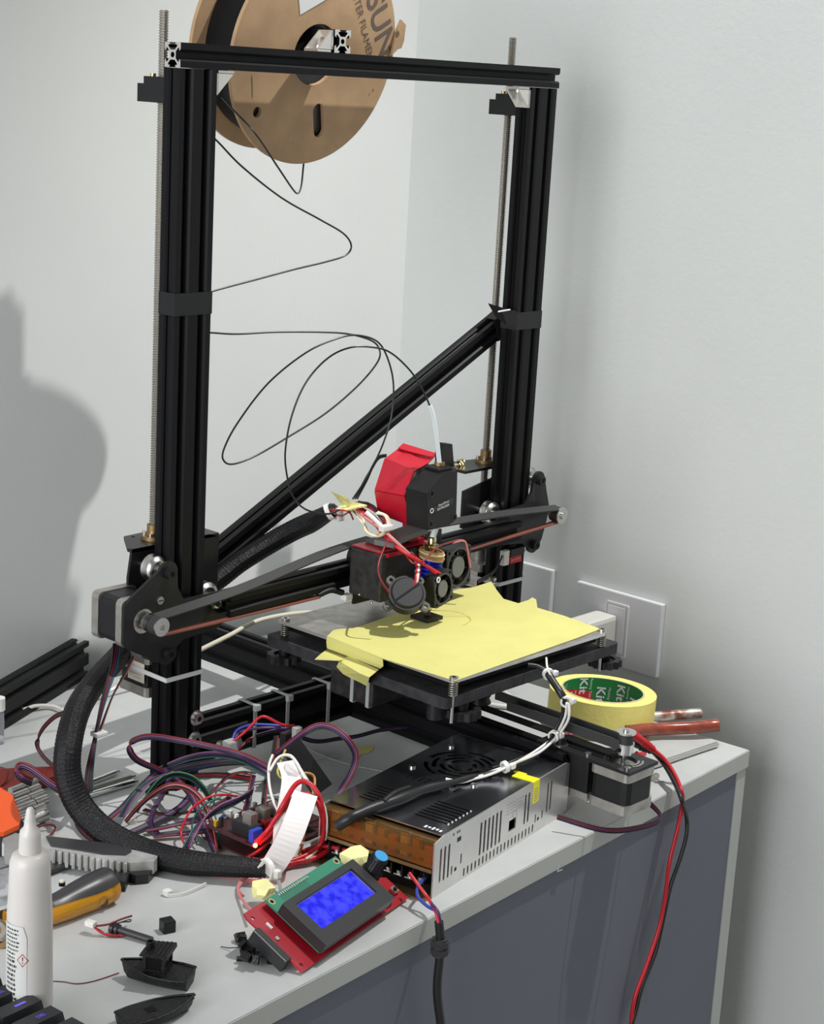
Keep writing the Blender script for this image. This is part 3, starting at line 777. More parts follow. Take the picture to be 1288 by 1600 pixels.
mb = MB(); mb.strip(path((600, 850, 'z', 217), (622, 838, 'z', 220), (655, 826, 'z', 222)), (0, 1, 0), 22, 5, 'sticker_grey'); mb.box((208, -60, 210.5), (250, -36, 214), 'grey_plastic', bev=1.2); mb.build('tension_arm', car)

# hot end
hx, hy = 253, -81
mb = MB(); mb.lathe((hx, hy, 0), Z, [(4, 196), (7.5, 196.5), (7.5, 200), (6, 201), (6, 206), (7, 207), (7, 211), (4.5, 212), (4.5, 218), (3, 219)], 'gold', seg=6)
he = mb.build('hot_end', car)
mb = MB()
for k in range(7): mb.cyl((hx, hy, 168 + k * 4), (hx, hy, 170 + k * 4), 11, 'blue_metal', seg=24)
mb.cyl((hx, hy, 166), (hx, hy, 197), 6, 'blue_metal', seg=16); mb.build('heat_sink', he)
mb = MB(); mb.box((hx - 10, hy - 8, 151), (hx + 10, hy + 12, 162), 'brass', bev=1); mb.cyl((hx, hy, 162), (hx, hy, 168), 3, 'steel', seg=10)
mb.box((hx - 11, hy - 9, 150), (hx - 2, hy + 4, 158), 'masking_crumple', bev=2); mb.box((hx + 5, hy - 9, 150.5), (hx + 12, hy + 4, 157), 'masking_crumple', bev=2); mb.build('heater_block', he)
mb = MB(); mb.lathe((hx - 3, hy - 2, 0), Z, [(.6, 142.6), (2.5, 146), (4, 149), (4, 152)], 'brass_dull', seg=10); mb.cyl((hx - 3, hy - 2, 142.7), (hx - 3, hy - 2, 146), 3.2, 'print_black', r1=1.6, seg=8); mb.build('nozzle', he)
mb = MB(); mb.tube([(hx, hy, 217), (257, -83, 234)], 3.1, 'ptfe', seg=12, smooth_path=False); mb.build('feed_tube', he)
mb = MB()
for k in range(5): mb.ring((hx, hy, 197 + k * 1.9), Vector((.15, -.1, 1)), 12 + (k % 2), 10.6, 1.5, ['wire_cream', 'wire_orange', 'wire_yellow', 'wire_cream', 'wire_orange'][k], seg=20)
mb.build('wound_wire', he)
def fan(c, n, s, th, par, label=None, rot=0):
    c = Vector(c); n = Vector(n).normalized(); u = n.cross(Z).normalized(); w = u.cross(n); w = w if w.z > 0 else -w
    if rot: q = Matrix.Rotation(rot, 3, n); u = q @ u; w = q @ w
    h = s / 2
    mb = MB(); mb.prism(rrect(-h, -h, h, h, 3.5, 4), c - n * th, u, w, n * th, 'grey_plastic' if False else 'plastic_black', holes=[circ(0, 0, h * .9, 28)] + [circ(a * h * .8, b_ * h * .8, 1.6, 8) for a in (-1, 1) for b_ in (-1, 1)], capm='bezel')
    f = mb.build('cooling_fan', par, label)
    mb = MB(); mb.ring(c - n * .4, n, h * .98, h * .88, .8, 'grey_plastic', seg=32); mb.build('fan_rim', f)
    mb = MB(); mb.cyl(c - n * th * .8, c - n * .8, h * .55, 'bezel', seg=24); mb.cyl(c - n * .8, c - n * .3, h * .5, 'sticker_grey', seg=24)
    for k in range(7):
        t = 2 * PI * k / 7; a = u * math.cos(t) + w * math.sin(t); b_ = n.cross(a)
        p = [c - n * th * .7 + a * h * .5 - b_ * 1.2, c - n * th * .7 + a * h * .84 - b_ * 1.2, c - n * 1.6 + a * h * .84 + b_ * 3.2, c - n * 1.6 + a * h * .5 + b_ * 3.2]
        mb.loft(p, [x + b_ * .6 for x in p], 'bezel')
    mb.build('rotor', f)
    return f
f1 = fan(at(693, 920, 'y', -106), (.14, -1, .05), 31, 12, car, 'small black fan in front of the blue heat sink', rot=.12)
mb = MB(); q = at(667, 902, 'y', -107); mb.ring(at(685, 906, 'y', -107.5), (.14, -1, .05), 3, 1.6, .6, 'nylon', seg=14); mb.build('spacer_ring', f1)
f2 = fan(at(717, 886, 'y', -58), (.1, -1, .05), 41, 12, car, 'larger grey-rimmed fan at the right of the print head')
# blower
bc = at(637, 925, 'y', -104); bn = Vector((-.46, -.60, .66)).normalized(); bu = bn.cross(Z).normalized(); bw = bu.cross(bn)
if bw.z < 0: bw = -bw
mb = MB(); mb.prism(circ(0, 0, 17.5, 32), bc - bn * 12, bu, bw, bn * 10, 'plastic_black')
for a in (-.5, .9, 2.3, 3.7):
    e_ = (bu * math.cos(a) + bw * math.sin(a)) * 18.5
    u2 = e_.normalized(); w2 = bn.cross(u2)
    mb.prism(rrect(-5, -4.5, 6, 4.5, 3.5), bc - bn * 12 + e_, u2, w2, bn * 4, 'grey_plastic', holes=[circ(2, 0, 2, 10)])
mb.cyl(bc - bn * 2, bc, 15.5, 'plastic_black', r1=14, seg=32)
bl = mb.build('blower', car)
mb = MB(); mb.box((-14, -.9, 0), (14, .9, .5), 'slot_black')
for i in range(len(mb.v)): p = mb.v[i]; a_ = .62; xx = p.x * math.cos(a_) - p.y * math.sin(a_); yy_ = p.x * math.sin(a_) + p.y * math.cos(a_); mb.v[i] = bc + bu * -xx + bw * yy_ + bn * p.z
mb.build('tape_slit', bl)
mb = MB(); q0 = path((640, 862, 'y', -84), (652, 880, 'y', -92), (651, 900, 'y', -100), (649, 912, 'y', -102))
mb.strip(q0, (1, 0, .2), 6, 3, 'plastic_black'); 
for k, m_ in enumerate(('wire_red', 'wire_white', 'wire_cream', 'wire_dkred')):
    mb.tube([p + Vector((k * 1.4 - 3, -2, 0)) for p in q0], 1.1, m_, seg=6)
mb.build('fan_wires', bl)

# extruder with its motor wrapped in red tape
def yz(px, py, y): return at(px, py, 'y', y)
HP = [yz(*q, -100) for q in ((668, 771), (669, 829), (700, 822), (713, 812), (715, 735), (694, 739))]
HB = [yz(*q, -74) for q in ((634, 776), (646, 822), (655, 829), (700, 815), (705, 730), (667, 724))]
# housing: same outline pushed back along y
pts2 = [(p.x, p.z) for p in HP]
mb = MB(); mb.prism(pts2, (0, -100, 0), X, Z, Y * 27, 'plastic_black')
ext = mb.build('extruder', car)
for q in ((675, 771), (710, 808), (673, 819)):
    mb = MB(); c = yz(*q, -100); mb.cyl(c + Y * .1, c - Y * .3, 2.6, 'slot_black', seg=14); mb.ring(c - Y * .1, -Y, 3.6, 2.6, .4, 'bezel', seg=16); mb.build('screw', ext)
mb = MB(); q = [yz(*a, -100.2) for a in ((671, 804), (678, 801), (704, 789), (709, 783), (709, 778), (703, 779), (677, 793), (671, 798))]
mb.loft(q, [p - Y * .25 for p in q], 'bezel'); lb = mb.build('nameplate', ext)
u_ = (yz(705, 783, -100) - yz(676, 796, -100)).normalized(); w_ = Vector((-u_.z, 0, u_.x))
mb = MB(); mb.text('Dual Drive', yz(693.5, 786.5, -100.6), u_, w_, 3.3, 'ink_white', depth=.1); mb.text('EXTRUDER', yz(693, 792.5, -100.6), u_, w_, 3.3, 'ink_white', depth=.1)
mb.ring(yz(675, 798, -100.6), -Y, 2.4, 1.7, .2, 'ink_white', seg=16); mb.build('lettering', lb)
mb = MB(); mb.box((241, -96, 285.5), (259, -76, 288.5), 'plastic_black', bev=1); mb.ring(yz(687, 727, -86), Z, 5, 3, 3, 'brass_dull', seg=20); mb.build('tube_socket', ext)
mb = MB(); q = [yz(*a, -80) for a in ((690, 727), (690, 710), (694, 693), (707, 694), (710, 730))]; mb.loft(q, [p + Y * 8 for p in q], 'plastic_black'); mb.build('release_lever', ext)
mb = MB(); c = yz(715, 726, -84); mb.cyl(c - X * 6, c, 1.6, 'steel', seg=8); mb.lathe(c, Vector((1, -.3, 0)), [(3.2, 0), (5, 1), (5, 2), (3.6, 2.6), (5.4, 3.4), (5.6, 5.6), (3, 6.4)], 'gold', seg=24); mb.build('tension_screw', ext)
# motor core and tape wrap
Nn = [yz(*a, -72) for a in ((648, 735), (633, 775), (645, 822), (662, 824), (676, 790), (676, 735), (670, 722))]
Ff = [yz(*a, -38) for a in ((602, 716), (586, 766), (592, 802), (612, 806), (640, 770), (645, 722), (628, 700))]
mb = MB(); sc = lambda L, k: [sum(L, Vector()) / len(L) + (p - sum(L, Vector()) / len(L)) * k for p in L]
mb.loft(sc(Nn, .97), sc(Ff, .97), 'red_tape', capm='motor_cap'); em = mb.build('extruder_motor', ext)
mb = MB()
for i in (0, 1):
    a0, a1, b0, b1 = Nn[i], Nn[i + 1], Ff[i], Ff[i + 1]
    o_ = ((a1 - a0).cross(b0 - a0)).normalized()
    if o_.y > 0 and o_.x > 0: o_ = -o_
    if o_.x > 0: o_ = -o_
    mb.loft([a0 + o_ * .3, a1 + o_ * .3, b1 + o_ * .3, b0 + o_ * .3], [a0 + o_ * 1, a1 + o_ * 1, b1 + o_ * 1, b0 + o_ * 1], 'red_tape')
top = [yz(648, 736, -72), yz(602, 716, -38), yz(629, 696, -36), yz(681, 711, -64), yz(668, 724, -72)]
mb.loft(top, [p + Vector((.5, 0, -1)) for p in top], 'red_tape')
q = [yz(622, 701, -38), yz(630, 693.5, -37), yz(681, 709, -66), yz(676, 715, -68), yz(650, 709, -54)]
mb.loft([p + Vector((-.3, -.3, .8)) for p in q], [p for p in q], 'red_tape')
mb.build('red_tape', em, label='red adhesive tape wrapped round the extruder motor')
# raft of the print still hanging from the nozzle
rp = thing('print_raft', (250, -82, BZ + .6), 'small black square of printed plastic under the nozzle on the yellow paper', 'printed part')
mb = MB(); mb.box((239, -93, BZ + .8), (261.5, -71, BZ + 4.2), 'print_black', bev=.5); mb.build('raft', rp)
mb = MB(); mb.tube([(258, -80, 145), (275, -92, 144), (286, -100, 140), (280, -112, 138.8), (262, -118, 138.7)], .3, 'wire_yellow', seg=5)
mb.tube([(252, -84, 144), (250, -80, 141)], 1.5, 'print_black', seg=6, smooth_path=False); mb.build('plastic_string', rp)

# head wiring loom
loom = thing('wiring_loom', (230, -40, 220), 'bundle of red, white and cream wires tied above the print head', 'wires')
def wires(root, name, specs):
    for m_, r_, pts in specs:
        mb = MB(); mb.tube(path(*pts), r_, m_, seg=7); mb.build(name, root)
wires(loom, 'wire', [
    ('wire_red', 1.7, ((560, 792, 'y', -20), (585, 808, 'y', -40), (604, 830, 'y', -60), (620, 850, 'y', -78), (650, 872, 'y', -92), (682, 896, 'y', -104))),
    ('wire_red', 1.7, ((552, 790, 'y', -22), (580, 812, 'y', -42), (600, 836, 'y', -62), (622, 856, 'y', -82), (648, 873, 'y', -96), (688, 897, 'y', -104))),
    ('wire_pink', 1.6, ((556, 797, 'y', -24), (575, 812, 'y', -42), (598, 828, 'y', -60), (612, 840, 'y', -75), (640, 866, 'y', -90))),
    ('wire_red', 2.0, ((562, 788, 'y', -18), (578, 792, 'y', -30), (596, 806, 'y', -50), (603, 822, 'y', -62))),
    ('wire_dkred', 1.3, ((560, 784, 'y', -18), (582, 790, 'y', -34), (596, 805, 'y', -52), (600, 818, 'y', -62))),
    ('wire_black', 1.0, ((548, 787, 'y', -18), (575, 786, 'y', -30), (590, 803, 'y', -50), (602, 820, 'y', -62))),
    ('wire_cream', 1.2, ((530, 797, 'y', -12), (555, 798, 'y', -24), (568, 812, 'y', -38), (572, 830, 'y', -50), (590, 838, 'y', -62), (608, 828, 'y', -66), (606, 808, 'y', -60), (590, 800, 'y', -52))),
    ('wire_cream', 1.2, ((550, 800, 'y', -24), (567, 818, 'y', -40), (575, 834, 'y', -52), (592, 837, 'y', -62), (606, 824, 'y', -68), (602, 806, 'y', -62), (588, 802, 'y', -52))),
    ('wire_orange', 1.1, ((600, 832, 'y', -64), (580, 836, 'y', -56), (569, 820, 'y', -42), (550, 798, 'y', -22))),
    ('wire_dkred', 1.0, ((607, 842, 'y', -74), (598, 862, 'y', -82), (591, 885, 'y', -90), (595, 905, 'y', -96), (610, 928, 'y', -104))),
    ('wire_dkred', 1.0, ((634, 866, 'y', -88), (646, 880, 'y', -98), (665, 874, 'y', -104), (682, 856, 'y', -98), (705, 847, 'y', -84), (722, 844, 'y', -76), (731, 858, 'y', -76), (735, 887, 'y', -78))),
    ('wire_pink', 1.2, ((708, 848, 'y', -82), (724, 845, 'y', -76), (730, 856, 'y', -76), (735, 887, 'y', -78))),
    ('wire_red', .8, ((515, 797, 'y', -8), (535, 797, 'y', -16), (548, 800, 'y', -22), (560, 800, 'y', -24))),
    ('wire_dkred', .8, ((515, 800, 'y', -8), (533, 806, 'y', -16), (546, 801, 'y', -22), (552, 812, 'y', -24))),
    ('wire_white', 2.2, ((572, 800, 'y', -44), (585, 811, 'y', -52), (597, 823, 'y', -62))),
])
mb = MB(); c = yz(604, 825, -68); mb.box(c - Vector((7, 3, 3)), c + Vector((7, 4, 3)), 'nylon', bev=1.5); mb.build('cable_tie', loom)
mb = MB()
for a, b_, c_ in (((518, 768), (536, 790), (545, 780)), ((537, 772), (545, 795), (552, 790)), ((535, 783), (560, 800), (562, 786)), ((532, 780), (548, 797), (556, 788))):
    q = [yz(*a, -30), yz(*b_, -26), yz(*c_, -28)]; mb.loft(q, [p + Y * 1.2 for p in q], 'masking_crumple')
mb.box(yz(543, 797, -34), yz(560, 786, -22), 'masking_crumple', bev=1); mb.build('tape_scrap', loom)
mb = MB(); c = yz(532, 803, -12); mb.box(c - Vector((4, 2, 7)), c + Vector((4, 3, 6)), 'nylon', bev=1); mb.build('connector', loom)
# black leads from the extruder motor
ml = thing('motor_leads', (200, -30, 250), 'thin black wires curving from the red-taped motor down to the loom', 'wires')
wires(ml, 'wire', [('wire_black', .8, ((604, 710 + 1.5 * k, 'y', -36), (592, 713 + 2 * k, 'y', -33), (582, 728 + 2 * k, 'y', -31), (571 + 1.5 * k, 750, 'y', -29), (551 + 3.5 * k, 780, 'y', -26))) for k in range(3)])

# ---- braided sleeve behind the gantry and down to the control board
sl = thing('sleeved_cable', (-40, -20, 0), 'thick black braided cable sleeve arching from print head past left post to desk', 'cable')
mb = MB(); mb.tube(path((520, 797, 'y', -8), (495, 812, 'y', 20), (460, 828, 'y', 45), (420, 850, 'y', 60), (375, 878, 'y', 70), (340, 905, 'y', 75), (300, 932, 'y', 80), (262, 955, 'y', 75), (225, 975, 'y', 66)), 10, 'braid', seg=60, sub=26, wv=.38, rs=lambda t: 6.5 + 3.5 * min(1, t * 6)); mb.build('sleeve_upper', sl)
mb = MB(); low = path((225, 975, 'y', 66), (188, 1022, 'y', 58), (152, 1062, 'y', 30), (122, 1108, 'y', 0), (107, 1165, 'y', -22), (107, 1215, 'z', 60), (127, 1262, 'z', 36), (165, 1300, 'z', 20), (220, 1328, 'z', 12), (280, 1345, 'z', 11), (340, 1352, 'z', 12), (416, 1357, 'z', 13))
mb.tube(low, 9.5, 'braid', seg=60, sub=30, wv=.38, rs=lambda t: 9.6 + 1.6 * math.sin(t * PI) - 2.2 * max(0, t - .85) / .15)
mb.build('sleeve_lower', sl)
mb = MB(); c = at(418, 1358, 'z', 14); mb.ring(c - X * 3, Vector((1, -.1, 0)), 9.4, 7.8, 4, 'nylon', seg=20); mb.box(c + Vector((-2, -14, -4)), c + Vector((3, -8, 3)), 'nylon', bev=1); mb.strip([c + Vector((0, -12, -3)), c + Vector((-1, -16, -8)), c + Vector((-3, -20, -12))], X, 3, 1, 'nylon_grey'); mb.build('cable_tie', sl)
mb = MB(); c = yz(512, 801, -5); d_ = (yz(530, 794, -10) - yz(500, 808, 5)).normalized(); mb.ring(c, d_, 8.2, 6.4, 4, 'nylon', seg=20); mb.build('cable_tie', sl)

# ================================================================= SPOOL
sp = thing('filament_spool', (185, 56, 550), 'brown cardboard spool of black filament hanging on the arm above the top beam', 'filament spool')
tilt = -.20; SN = Vector((0, -math.cos(tilt), math.sin(tilt)))          # front normal
SU = Vector((0, math.sin(tilt) * 1.0, math.cos(tilt))); SU = Vector((1, 0, 0)).cross(SN); SU = SU if SU.z > 0 else -SU
SC = Vector((186, 33, 653)); TH = 58
def flange(c, nm, holes=True):
    mb = MB(); hs = [circ(0, 0, 27.5, 36)]
    if holes:
        for a, kind in ((-73, 's'), (-138, 'h')):
            t = math.radians(a)
            if kind == 's':
                P_ = []
                for s_ in range(2):
                    pass
                cx, cy = 62 * math.cos(t), 62 * math.sin(t)
                sl_ = slot(0, 0, 13, 32, 6); rot = t - PI / 2
                hs.append([(cx + x * math.cos(rot) - y * math.sin(rot), cy + x * math.sin(rot) + y * math.cos(rot)) for x, y in sl_])
            else: hs.append(circ(80 * math.cos(t), 80 * math.sin(t), 5, 14))
    rim = [(100 * math.cos(2 * PI * k / 96), 100 * math.sin(2 * PI * k / 96)) for k in range(96)]
    mb.prism(rim, c, X, SU, -SN * 4, 'card', holes=hs)
    return mb.build(nm, sp)
fl = flange(SC, 'front_flange'); flange(SC - SN * (TH - 4), 'rear_flange', False)
mb = MB(); mb.ring(SC - SN * 4, -SN, 31, 27.6, TH - 8, 'card_core', seg=48); mb.build('hub', sp)
prof = [(31, 0)]
for k in range(27): prof += [(83.4, 1 + k * 1.78), (85.6, 1.6 + k * 1.78), (85.6, 2.2 + k * 1.78)]
prof += [(83, 49.5), (31, 49.8)]
mb = MB(); mb.lathe(SC - SN * 4.1, -SN, prof, 'filament', seg=72); mb.build('wound_filament', sp)
fn = lambda x, y: SC + X * x + SU * y + SN * .25
def on_spool(px, py):
    c = at(px, py, 'y', 0); d = (c - CAM); s_ = ((SC - CAM).dot(SN)) / d.dot(SN); return CAM + d * s_
u_ = (on_spool(606, 82) - on_spool(581, -30)).normalized(); w_ = SN.cross(u_)
mb = MB(); mb.text('eSUN', on_spool(592, 26) + SN * .2, u_, w_, 33, 'ink_brown', depth=.1, bold=.012); mb.text('3D PRINTER FILAMENT', on_spool(563, 22) + SN * .2, u_, w_, 10.5, 'ink_brown', depth=.1)
mb.text('®', on_spool(604, 84) + SN * .2, u_, w_, 5, 'ink_brown', depth=.1)
mb.build('printed_lettering', fl)
mb = MB(); q = [on_spool(*a) + SN * .3 for a in ((465, -25), (469, 23), (513, -3), (520, -25))]; mb.loft(q, [p + SN * .25 for p in q], 'paper'); mb.build('paper_sticker', fl)
mb = MB(); q = [on_spool(*a) + SN * .2 for a in ((393, 118), (394, 153), (395, 153), (394, 118))]; mb.add(q, [(0, 1, 2, 3)], 'ink_brown')
for (a, r_) in (((583, 141), 2.4), ((577, 148), 1.6), ((457, 223), 1.2), ((525, 228), 1.2)):
    c = on_spool(*a) + SN * .15; mb.add([c + X * r_ * .3, c + SU * r_, c - X * r_ * .4, c - SU * r_], [(0, 1, 2, 3)], 'ink_brown')
mb.build('scuff_marks', fl)
# torn tab at the right rim
mb = MB(); q = [on_spool(*a) + SN * .6 for a in ((608, 86), (614, 62), (618, 44), (624, 30), (631, 38), (630, 44), (628, 62), (624, 74), (618, 76))]
mb.loft(q, [p + SN * 2.6 for p in q], 'card', capm='card'); mb.cyl(on_spool(617, 52) + SN * 3.3, on_spool(617, 52) + SN * 3.4, 3, 'card_core', seg=8); mb.build('torn_tab', fl)
mb = MB(); cR = SC - SN * (TH - 3)  # unseen flap added on the spool to cast a jagged wall shadow
fp = [(-62, 74), (-60, 176), (-48, 186), (-40, 180), (-28, 190), (-16, 184), (-6, 192), (2, 186), (10, 196), (20, 197), (22, 190), (27, 192), (36, 198), (38, 184), (44, 176), (34, 92)]
mb.prism(fp, cR, X, SU, -SN * 2, 'card'); mb.build('torn_or_added_flap', sp)
# loose strand
def strand(nm, pts, r_=.9, m_='filament', par=None):
    mb = MB(); mb.tube(path(*pts), r_, m_, seg=7, sub=8); return mb.build(nm, par)
fs = thing('filament_strand', (150, 20, 300), 'loose black filament looping from the spool down to the white feed tube', 'filament')
strand('strand', ((347, 152, 'y', 60), (365, 172, 'y', 40), (400, 210, 'y', 18), (435, 262, 'y', 15), (458, 296, 'y', 20), (466, 302, 'y', 30), (471, 290, 'y', 50), (474, 262, 'y', 70), (476, 240, 'y', 70)), par=fs)
strand('strand', ((300, 185, 'y', 60), (338, 219, 'y', 50), (378, 260, 'y', 40), (440, 309, 'y', 35), (500, 343, 'y', 30), (537, 365, 'y', 30), (549, 384, 'y', 30), (540, 399, 'y', 30), (510, 409, 'y', 32), (460, 421, 'y', 36), (400, 437, 'y', 40), (333, 455, 'y', 44), (290, 470, 'y', 46), (270, 495, 'y', 48), (290, 518, 'y', 46), (331, 520, 'y', 44), (370, 522, 'y', 40), (430, 519, 'y', 30), (500, 519, 'y', 15), (545, 522, 'y', 5), (580, 532, 'y', -2), (593, 546, 'y', -6), (590, 566, 'y', -8), (560, 602, 'y', -8), (510, 645, 'y', -5), (450, 683, 'y', 0), (400, 712, 'y', 4), (365, 725, 'y', 6), (350, 720, 'y', 8), (350, 702, 'y', 9), (372, 660, 'y', 8), (420, 598, 'y', 4), (480, 550, 'y', -4), (530, 528, 'y', -10), (560, 524, 'y', -14), (590, 534, 'y', -18), (606, 560, 'y', -20), (615, 600, 'y', -22), (612, 650, 'y', -22), (600, 690, 'y', -22), (586, 722, 'y', -22), (570, 750, 'y', -22), (556, 778, 'y', -22)), par=fs)
strand('strand', ((530, 797, 'y', -15), (512, 803, 'y', -18), (480, 797, 'y', -18), (459, 778, 'y', -16), (449, 745, 'y', -14), (446, 705, 'y', -14), (456, 650, 'y', -18), (478, 598, 'y', -26), (512, 560, 'y', -36), (548, 543, 'y', -46), (585, 543, 'y', -55), (612, 552, 'y', -62), (642, 580, 'y', -70), (662, 612, 'y', -76), (673, 637, 'y', -80)), par=fs)
strand('guide_tube', ((672, 634, 'y', -80), (678, 655, 'y', -82), (683, 690, 'y', -84), (687, 727, 'y', -86)), r_=2.3, m_='ptfe', par=fs)

# ================================================================= POWER SUPPLY
A0 = Vector((28.7, -298.6, 0)); ang = math.radians(9.13)
PM = Matrix.Translation(A0) @ Matrix.Rotation(ang, 4, 'Z')
def pm(x, y, z): return PM @ Vector((x, y, z))
ps = thing('power_supply', (120, -220, 0), 'silver slotted metal power supply box on desk in front of the printer', 'power supply')
LX, LY, LZ = 217, 114, 50
hs = []
for k in range(3): hs.append(slot(10 + k * 6.2, 25, 2.6, 30))
hs += [slot(28, 14.5, 2, 8), slot(42, 20, 2, 9), circ(34, 13.5, 2, 10), circ(37, 39, 2, 8)]
for k in range(6): hs.append(slot(72 + k * 6.4, 27, 2.8, 30))
hs += [slot(146, 29, 2.8, 28), slot(152, 29, 2.8, 28), slot(186, 27, 2.4, 28), slot(192, 27, 2.4, 28), slot(166, 14, 2, 8), circ(171, 12, 2, 8), slot(178, 14, 2, 8)]
for k in range(20): hs.append(slot(48 + k * 6.0, 6, 2.3, 7.5, 3))
hs.append([(119, 17), (131, 17), (131, 27), (119, 27)])
mb = MB(PM); mb.prism([(0, 0), (LX, 0), (LX + 8, 3), (LX + 8, 48), (LX, LZ + .2), (14, LZ + .2), (0, LZ - 3)], (0, 0, 0), X, Z, Y * 1.3, 'psu_side', holes=hs)
mb.box((0, 1.3, 0), (LX, LY, 1.2), 'psu_side'); mb.box((0, LY - 1.2, 1.2), (LX, LY, LZ - 1), 'psu_side'); mb.box((LX - 1.2, 1.3, 1.2), (LX, LY - 1.2, LZ - 1), 'psu_side')
shell = mb.build('metal_case', ps)
mb = MB(PM)
for k in range(3): mb.box((135 - k * .5 + 1, -.12, 42 - k * 3), (141 + k * 2, 0, 42.8 - k * 3), 'ink_grey')
for r_ in range(4):
    for k in range(6 - r_ % 2): mb.box((114 + k * 5, -.1, 43 - r_ * 3), (117.6 + k * 5, 0, 43.7 - r_ * 3), 'ink_grey')
mb.ring((128, -.02, 30.5), -Y, 3.6, 3, .1, 'ink_grey', seg=18)
for k in range(4): mb.box((27 + k * 3, -.1, 45), (28.6 + k * 3, 0, 47.2), 'ink_black') if k != 1 else None
mb.box((34, -.1, 37), (40, 0, 41), 'ink_black'); mb.build('case_print', shell)
mb = MB(PM); mb.box((10, 6, 3), (LX - 4, LY - 5, 44), 'slot_black'); mb.build('case_inside', shell)
vs_ = []
def vent(cx, cy, n_, w_, h_, p_): return [slot(cx + p_ * k, cy, w_, h_, 3) for k in range(n_)]
hc = vent(34, 26, 7, 2.2, 32, 5.8) + vent(34, 82, 6, 2.2, 32, 5.8)
fcx, fcy = 150, 68
for (r0_, n_, off) in ((11, 3, 0), (18, 4, .4), (25, 5, .2), (32, 5, .7)):
    for k in range(n_):
        a0 = off + 2 * PI * k / n_; a1 = a0 + 2 * PI / n_ * .74
        hc.append(circ(fcx, fcy, r0_ + 2.1, 9, a0, a1) + circ(fcx, fcy, r0_ - 1.6, 9, a0, a1)[::-1])
for j in range(3):
    for k in range(9): hc.append(slot(96 + j * 4.2, 42 + k * 6, 2.0, 3.6, 2)) if not (j == 2 and False) else None
mb = MB(PM); mb.prism([(13, 1.4), (LX - 3, 1.4), (LX - 3, LY), (13, LY)], (0, 0, LZ - 1.1), X, Y, Z * 1.2, 'psu_top', holes=hc, hm='slot_black')
cvr = mb.build('top_cover', ps)
mb = MB(PM)
for k in range(7): mb.sphere((34 + 5.8 * k, 9.2, LZ + .2), .9, 'steel', seg=8)
mb.text('CLASS 2', (22, 22, LZ + .2), -Y, X, 5, 'ink_white', depth=.1) if False else None
for k in range(5): mb.box((17 + (k % 2), 6 + k * 3.6, LZ + .12), (20.5 + (k % 3) * .6, 8 + k * 3.6, LZ + .2), 'ink_white')
for (x, y) in ((fcx - 32, fcy - 32), (fcx + 32, fcy + 32), (fcx - 32, fcy + 32), (fcx + 32, fcy - 32)):
    mb.cyl((x, y, LZ + .1), (x, y, LZ + 1.6), 3, 'steel', seg=14); mb.box((x - 2.2, y - .4, LZ + 1.6), (x + 2.2, y + .4, LZ + 1.7), 'slot_black')
mb.build('cover_screws', cvr)
mb = MB(PM); mb.cyl((fcx, fcy, 36), (fcx, fcy, 47), 13, 'bezel')
for k in range(7):
    t = 2 * PI * k / 7; a = Vector((math.cos(t), math.sin(t), 0)); b_ = Vector((-math.sin(t), math.cos(t), 0)); c = Vector((fcx, fcy, 40))
    q = [c + a * 12 - b_ * 4, c + a * 31 - b_ * 4, c + a * 31 + b_ * 6 + Z * 5, c + a * 12 + b_ * 6 + Z * 5]; mb.loft(q, [p + Z * .8 for p in q], 'bezel')
mb.build('cooling_fan', ps)
mb = MB(PM); mb.box((158, -.45, 30), (168.5, -.15, LZ + .7), 'label_yellow'); mb.box((158, -.3, LZ + .25), (168.5, 22, LZ + .6), 'label_yellow'); mb.box((168, 14, LZ + .25), (171, 26, LZ + .6), 'label_yellow')
for k in range(6): mb.box((160, -.55, 32 + k * 2.2), (166.5, -.46, 32.8 + k * 2.2), 'ink_grey')
mb.build('warning_label', ps, label='yellow warning sticker folded over the edge of the box')
# open terminal end
mb = MB(PM); mb.box((2, 3, 2.5), (12, LY - 4, 10), 'slot_black'); mb.box((9, 3, 10), (13, LY - 4, 24), 'slot_black')
for k in range(10): mb.box((-1, 8 + k * 10.4, 10), (12, 9.2 + k * 10.4, 20), 'plastic_black')
tb = mb.build('terminal_block', ps)
for k in range(9):
    mb = MB(PM); c = Vector((4.5, 13.8 + k * 10.4, 10)); mb.box(c + Vector((-4, -3.6, 0)), c + Vector((4, 3.6, 1)), 'steel'); mb.cyl(c + Z, c + Z * 3.6, 3.3, 'steel', seg=14); mb.box(c + Vector((-2.6, -.5, 3.6)), c + Vector((2.6, .5, 3.7)), 'slot_black')
    mb.build('terminal_screw', tb)
mb = MB(PM); mb.box((.6, 2, 25), (1.4, LY - 2, 46), 'kapton'); mb.box((.6, 2, 46), (14, LY - 2, 46.6), 'kapton'); kp = mb.build('amber_film', ps)
mb = MB(PM); mb.box((3, 3, 24), (5, LY - 3, 27), 'kapton_solid'); mb.box((3, 3, 31), (4, LY - 3, 37), 'kapton_solid'); mb.box((-.2, 2, 21), (.8, LY - 2, 24), 'brass_dull')
for k in range(9): mb.box((5, 6 + k * 11.5, 26), (9, 13 + k * 11.5, 40 + (k % 3) * 3), ['core_red', 'kapton_solid', 'label_cream'][k % 3])
mb.build('film_folds', kp)
mb = MB(PM); mb.box((-2, -2, 0), (10, 3, 4), 'label_cream', bev=1) if False else mb.box((-9, 1, 0), (3, LY, 1.8), 'brass_dull'); mb.build('base_lip', ps)

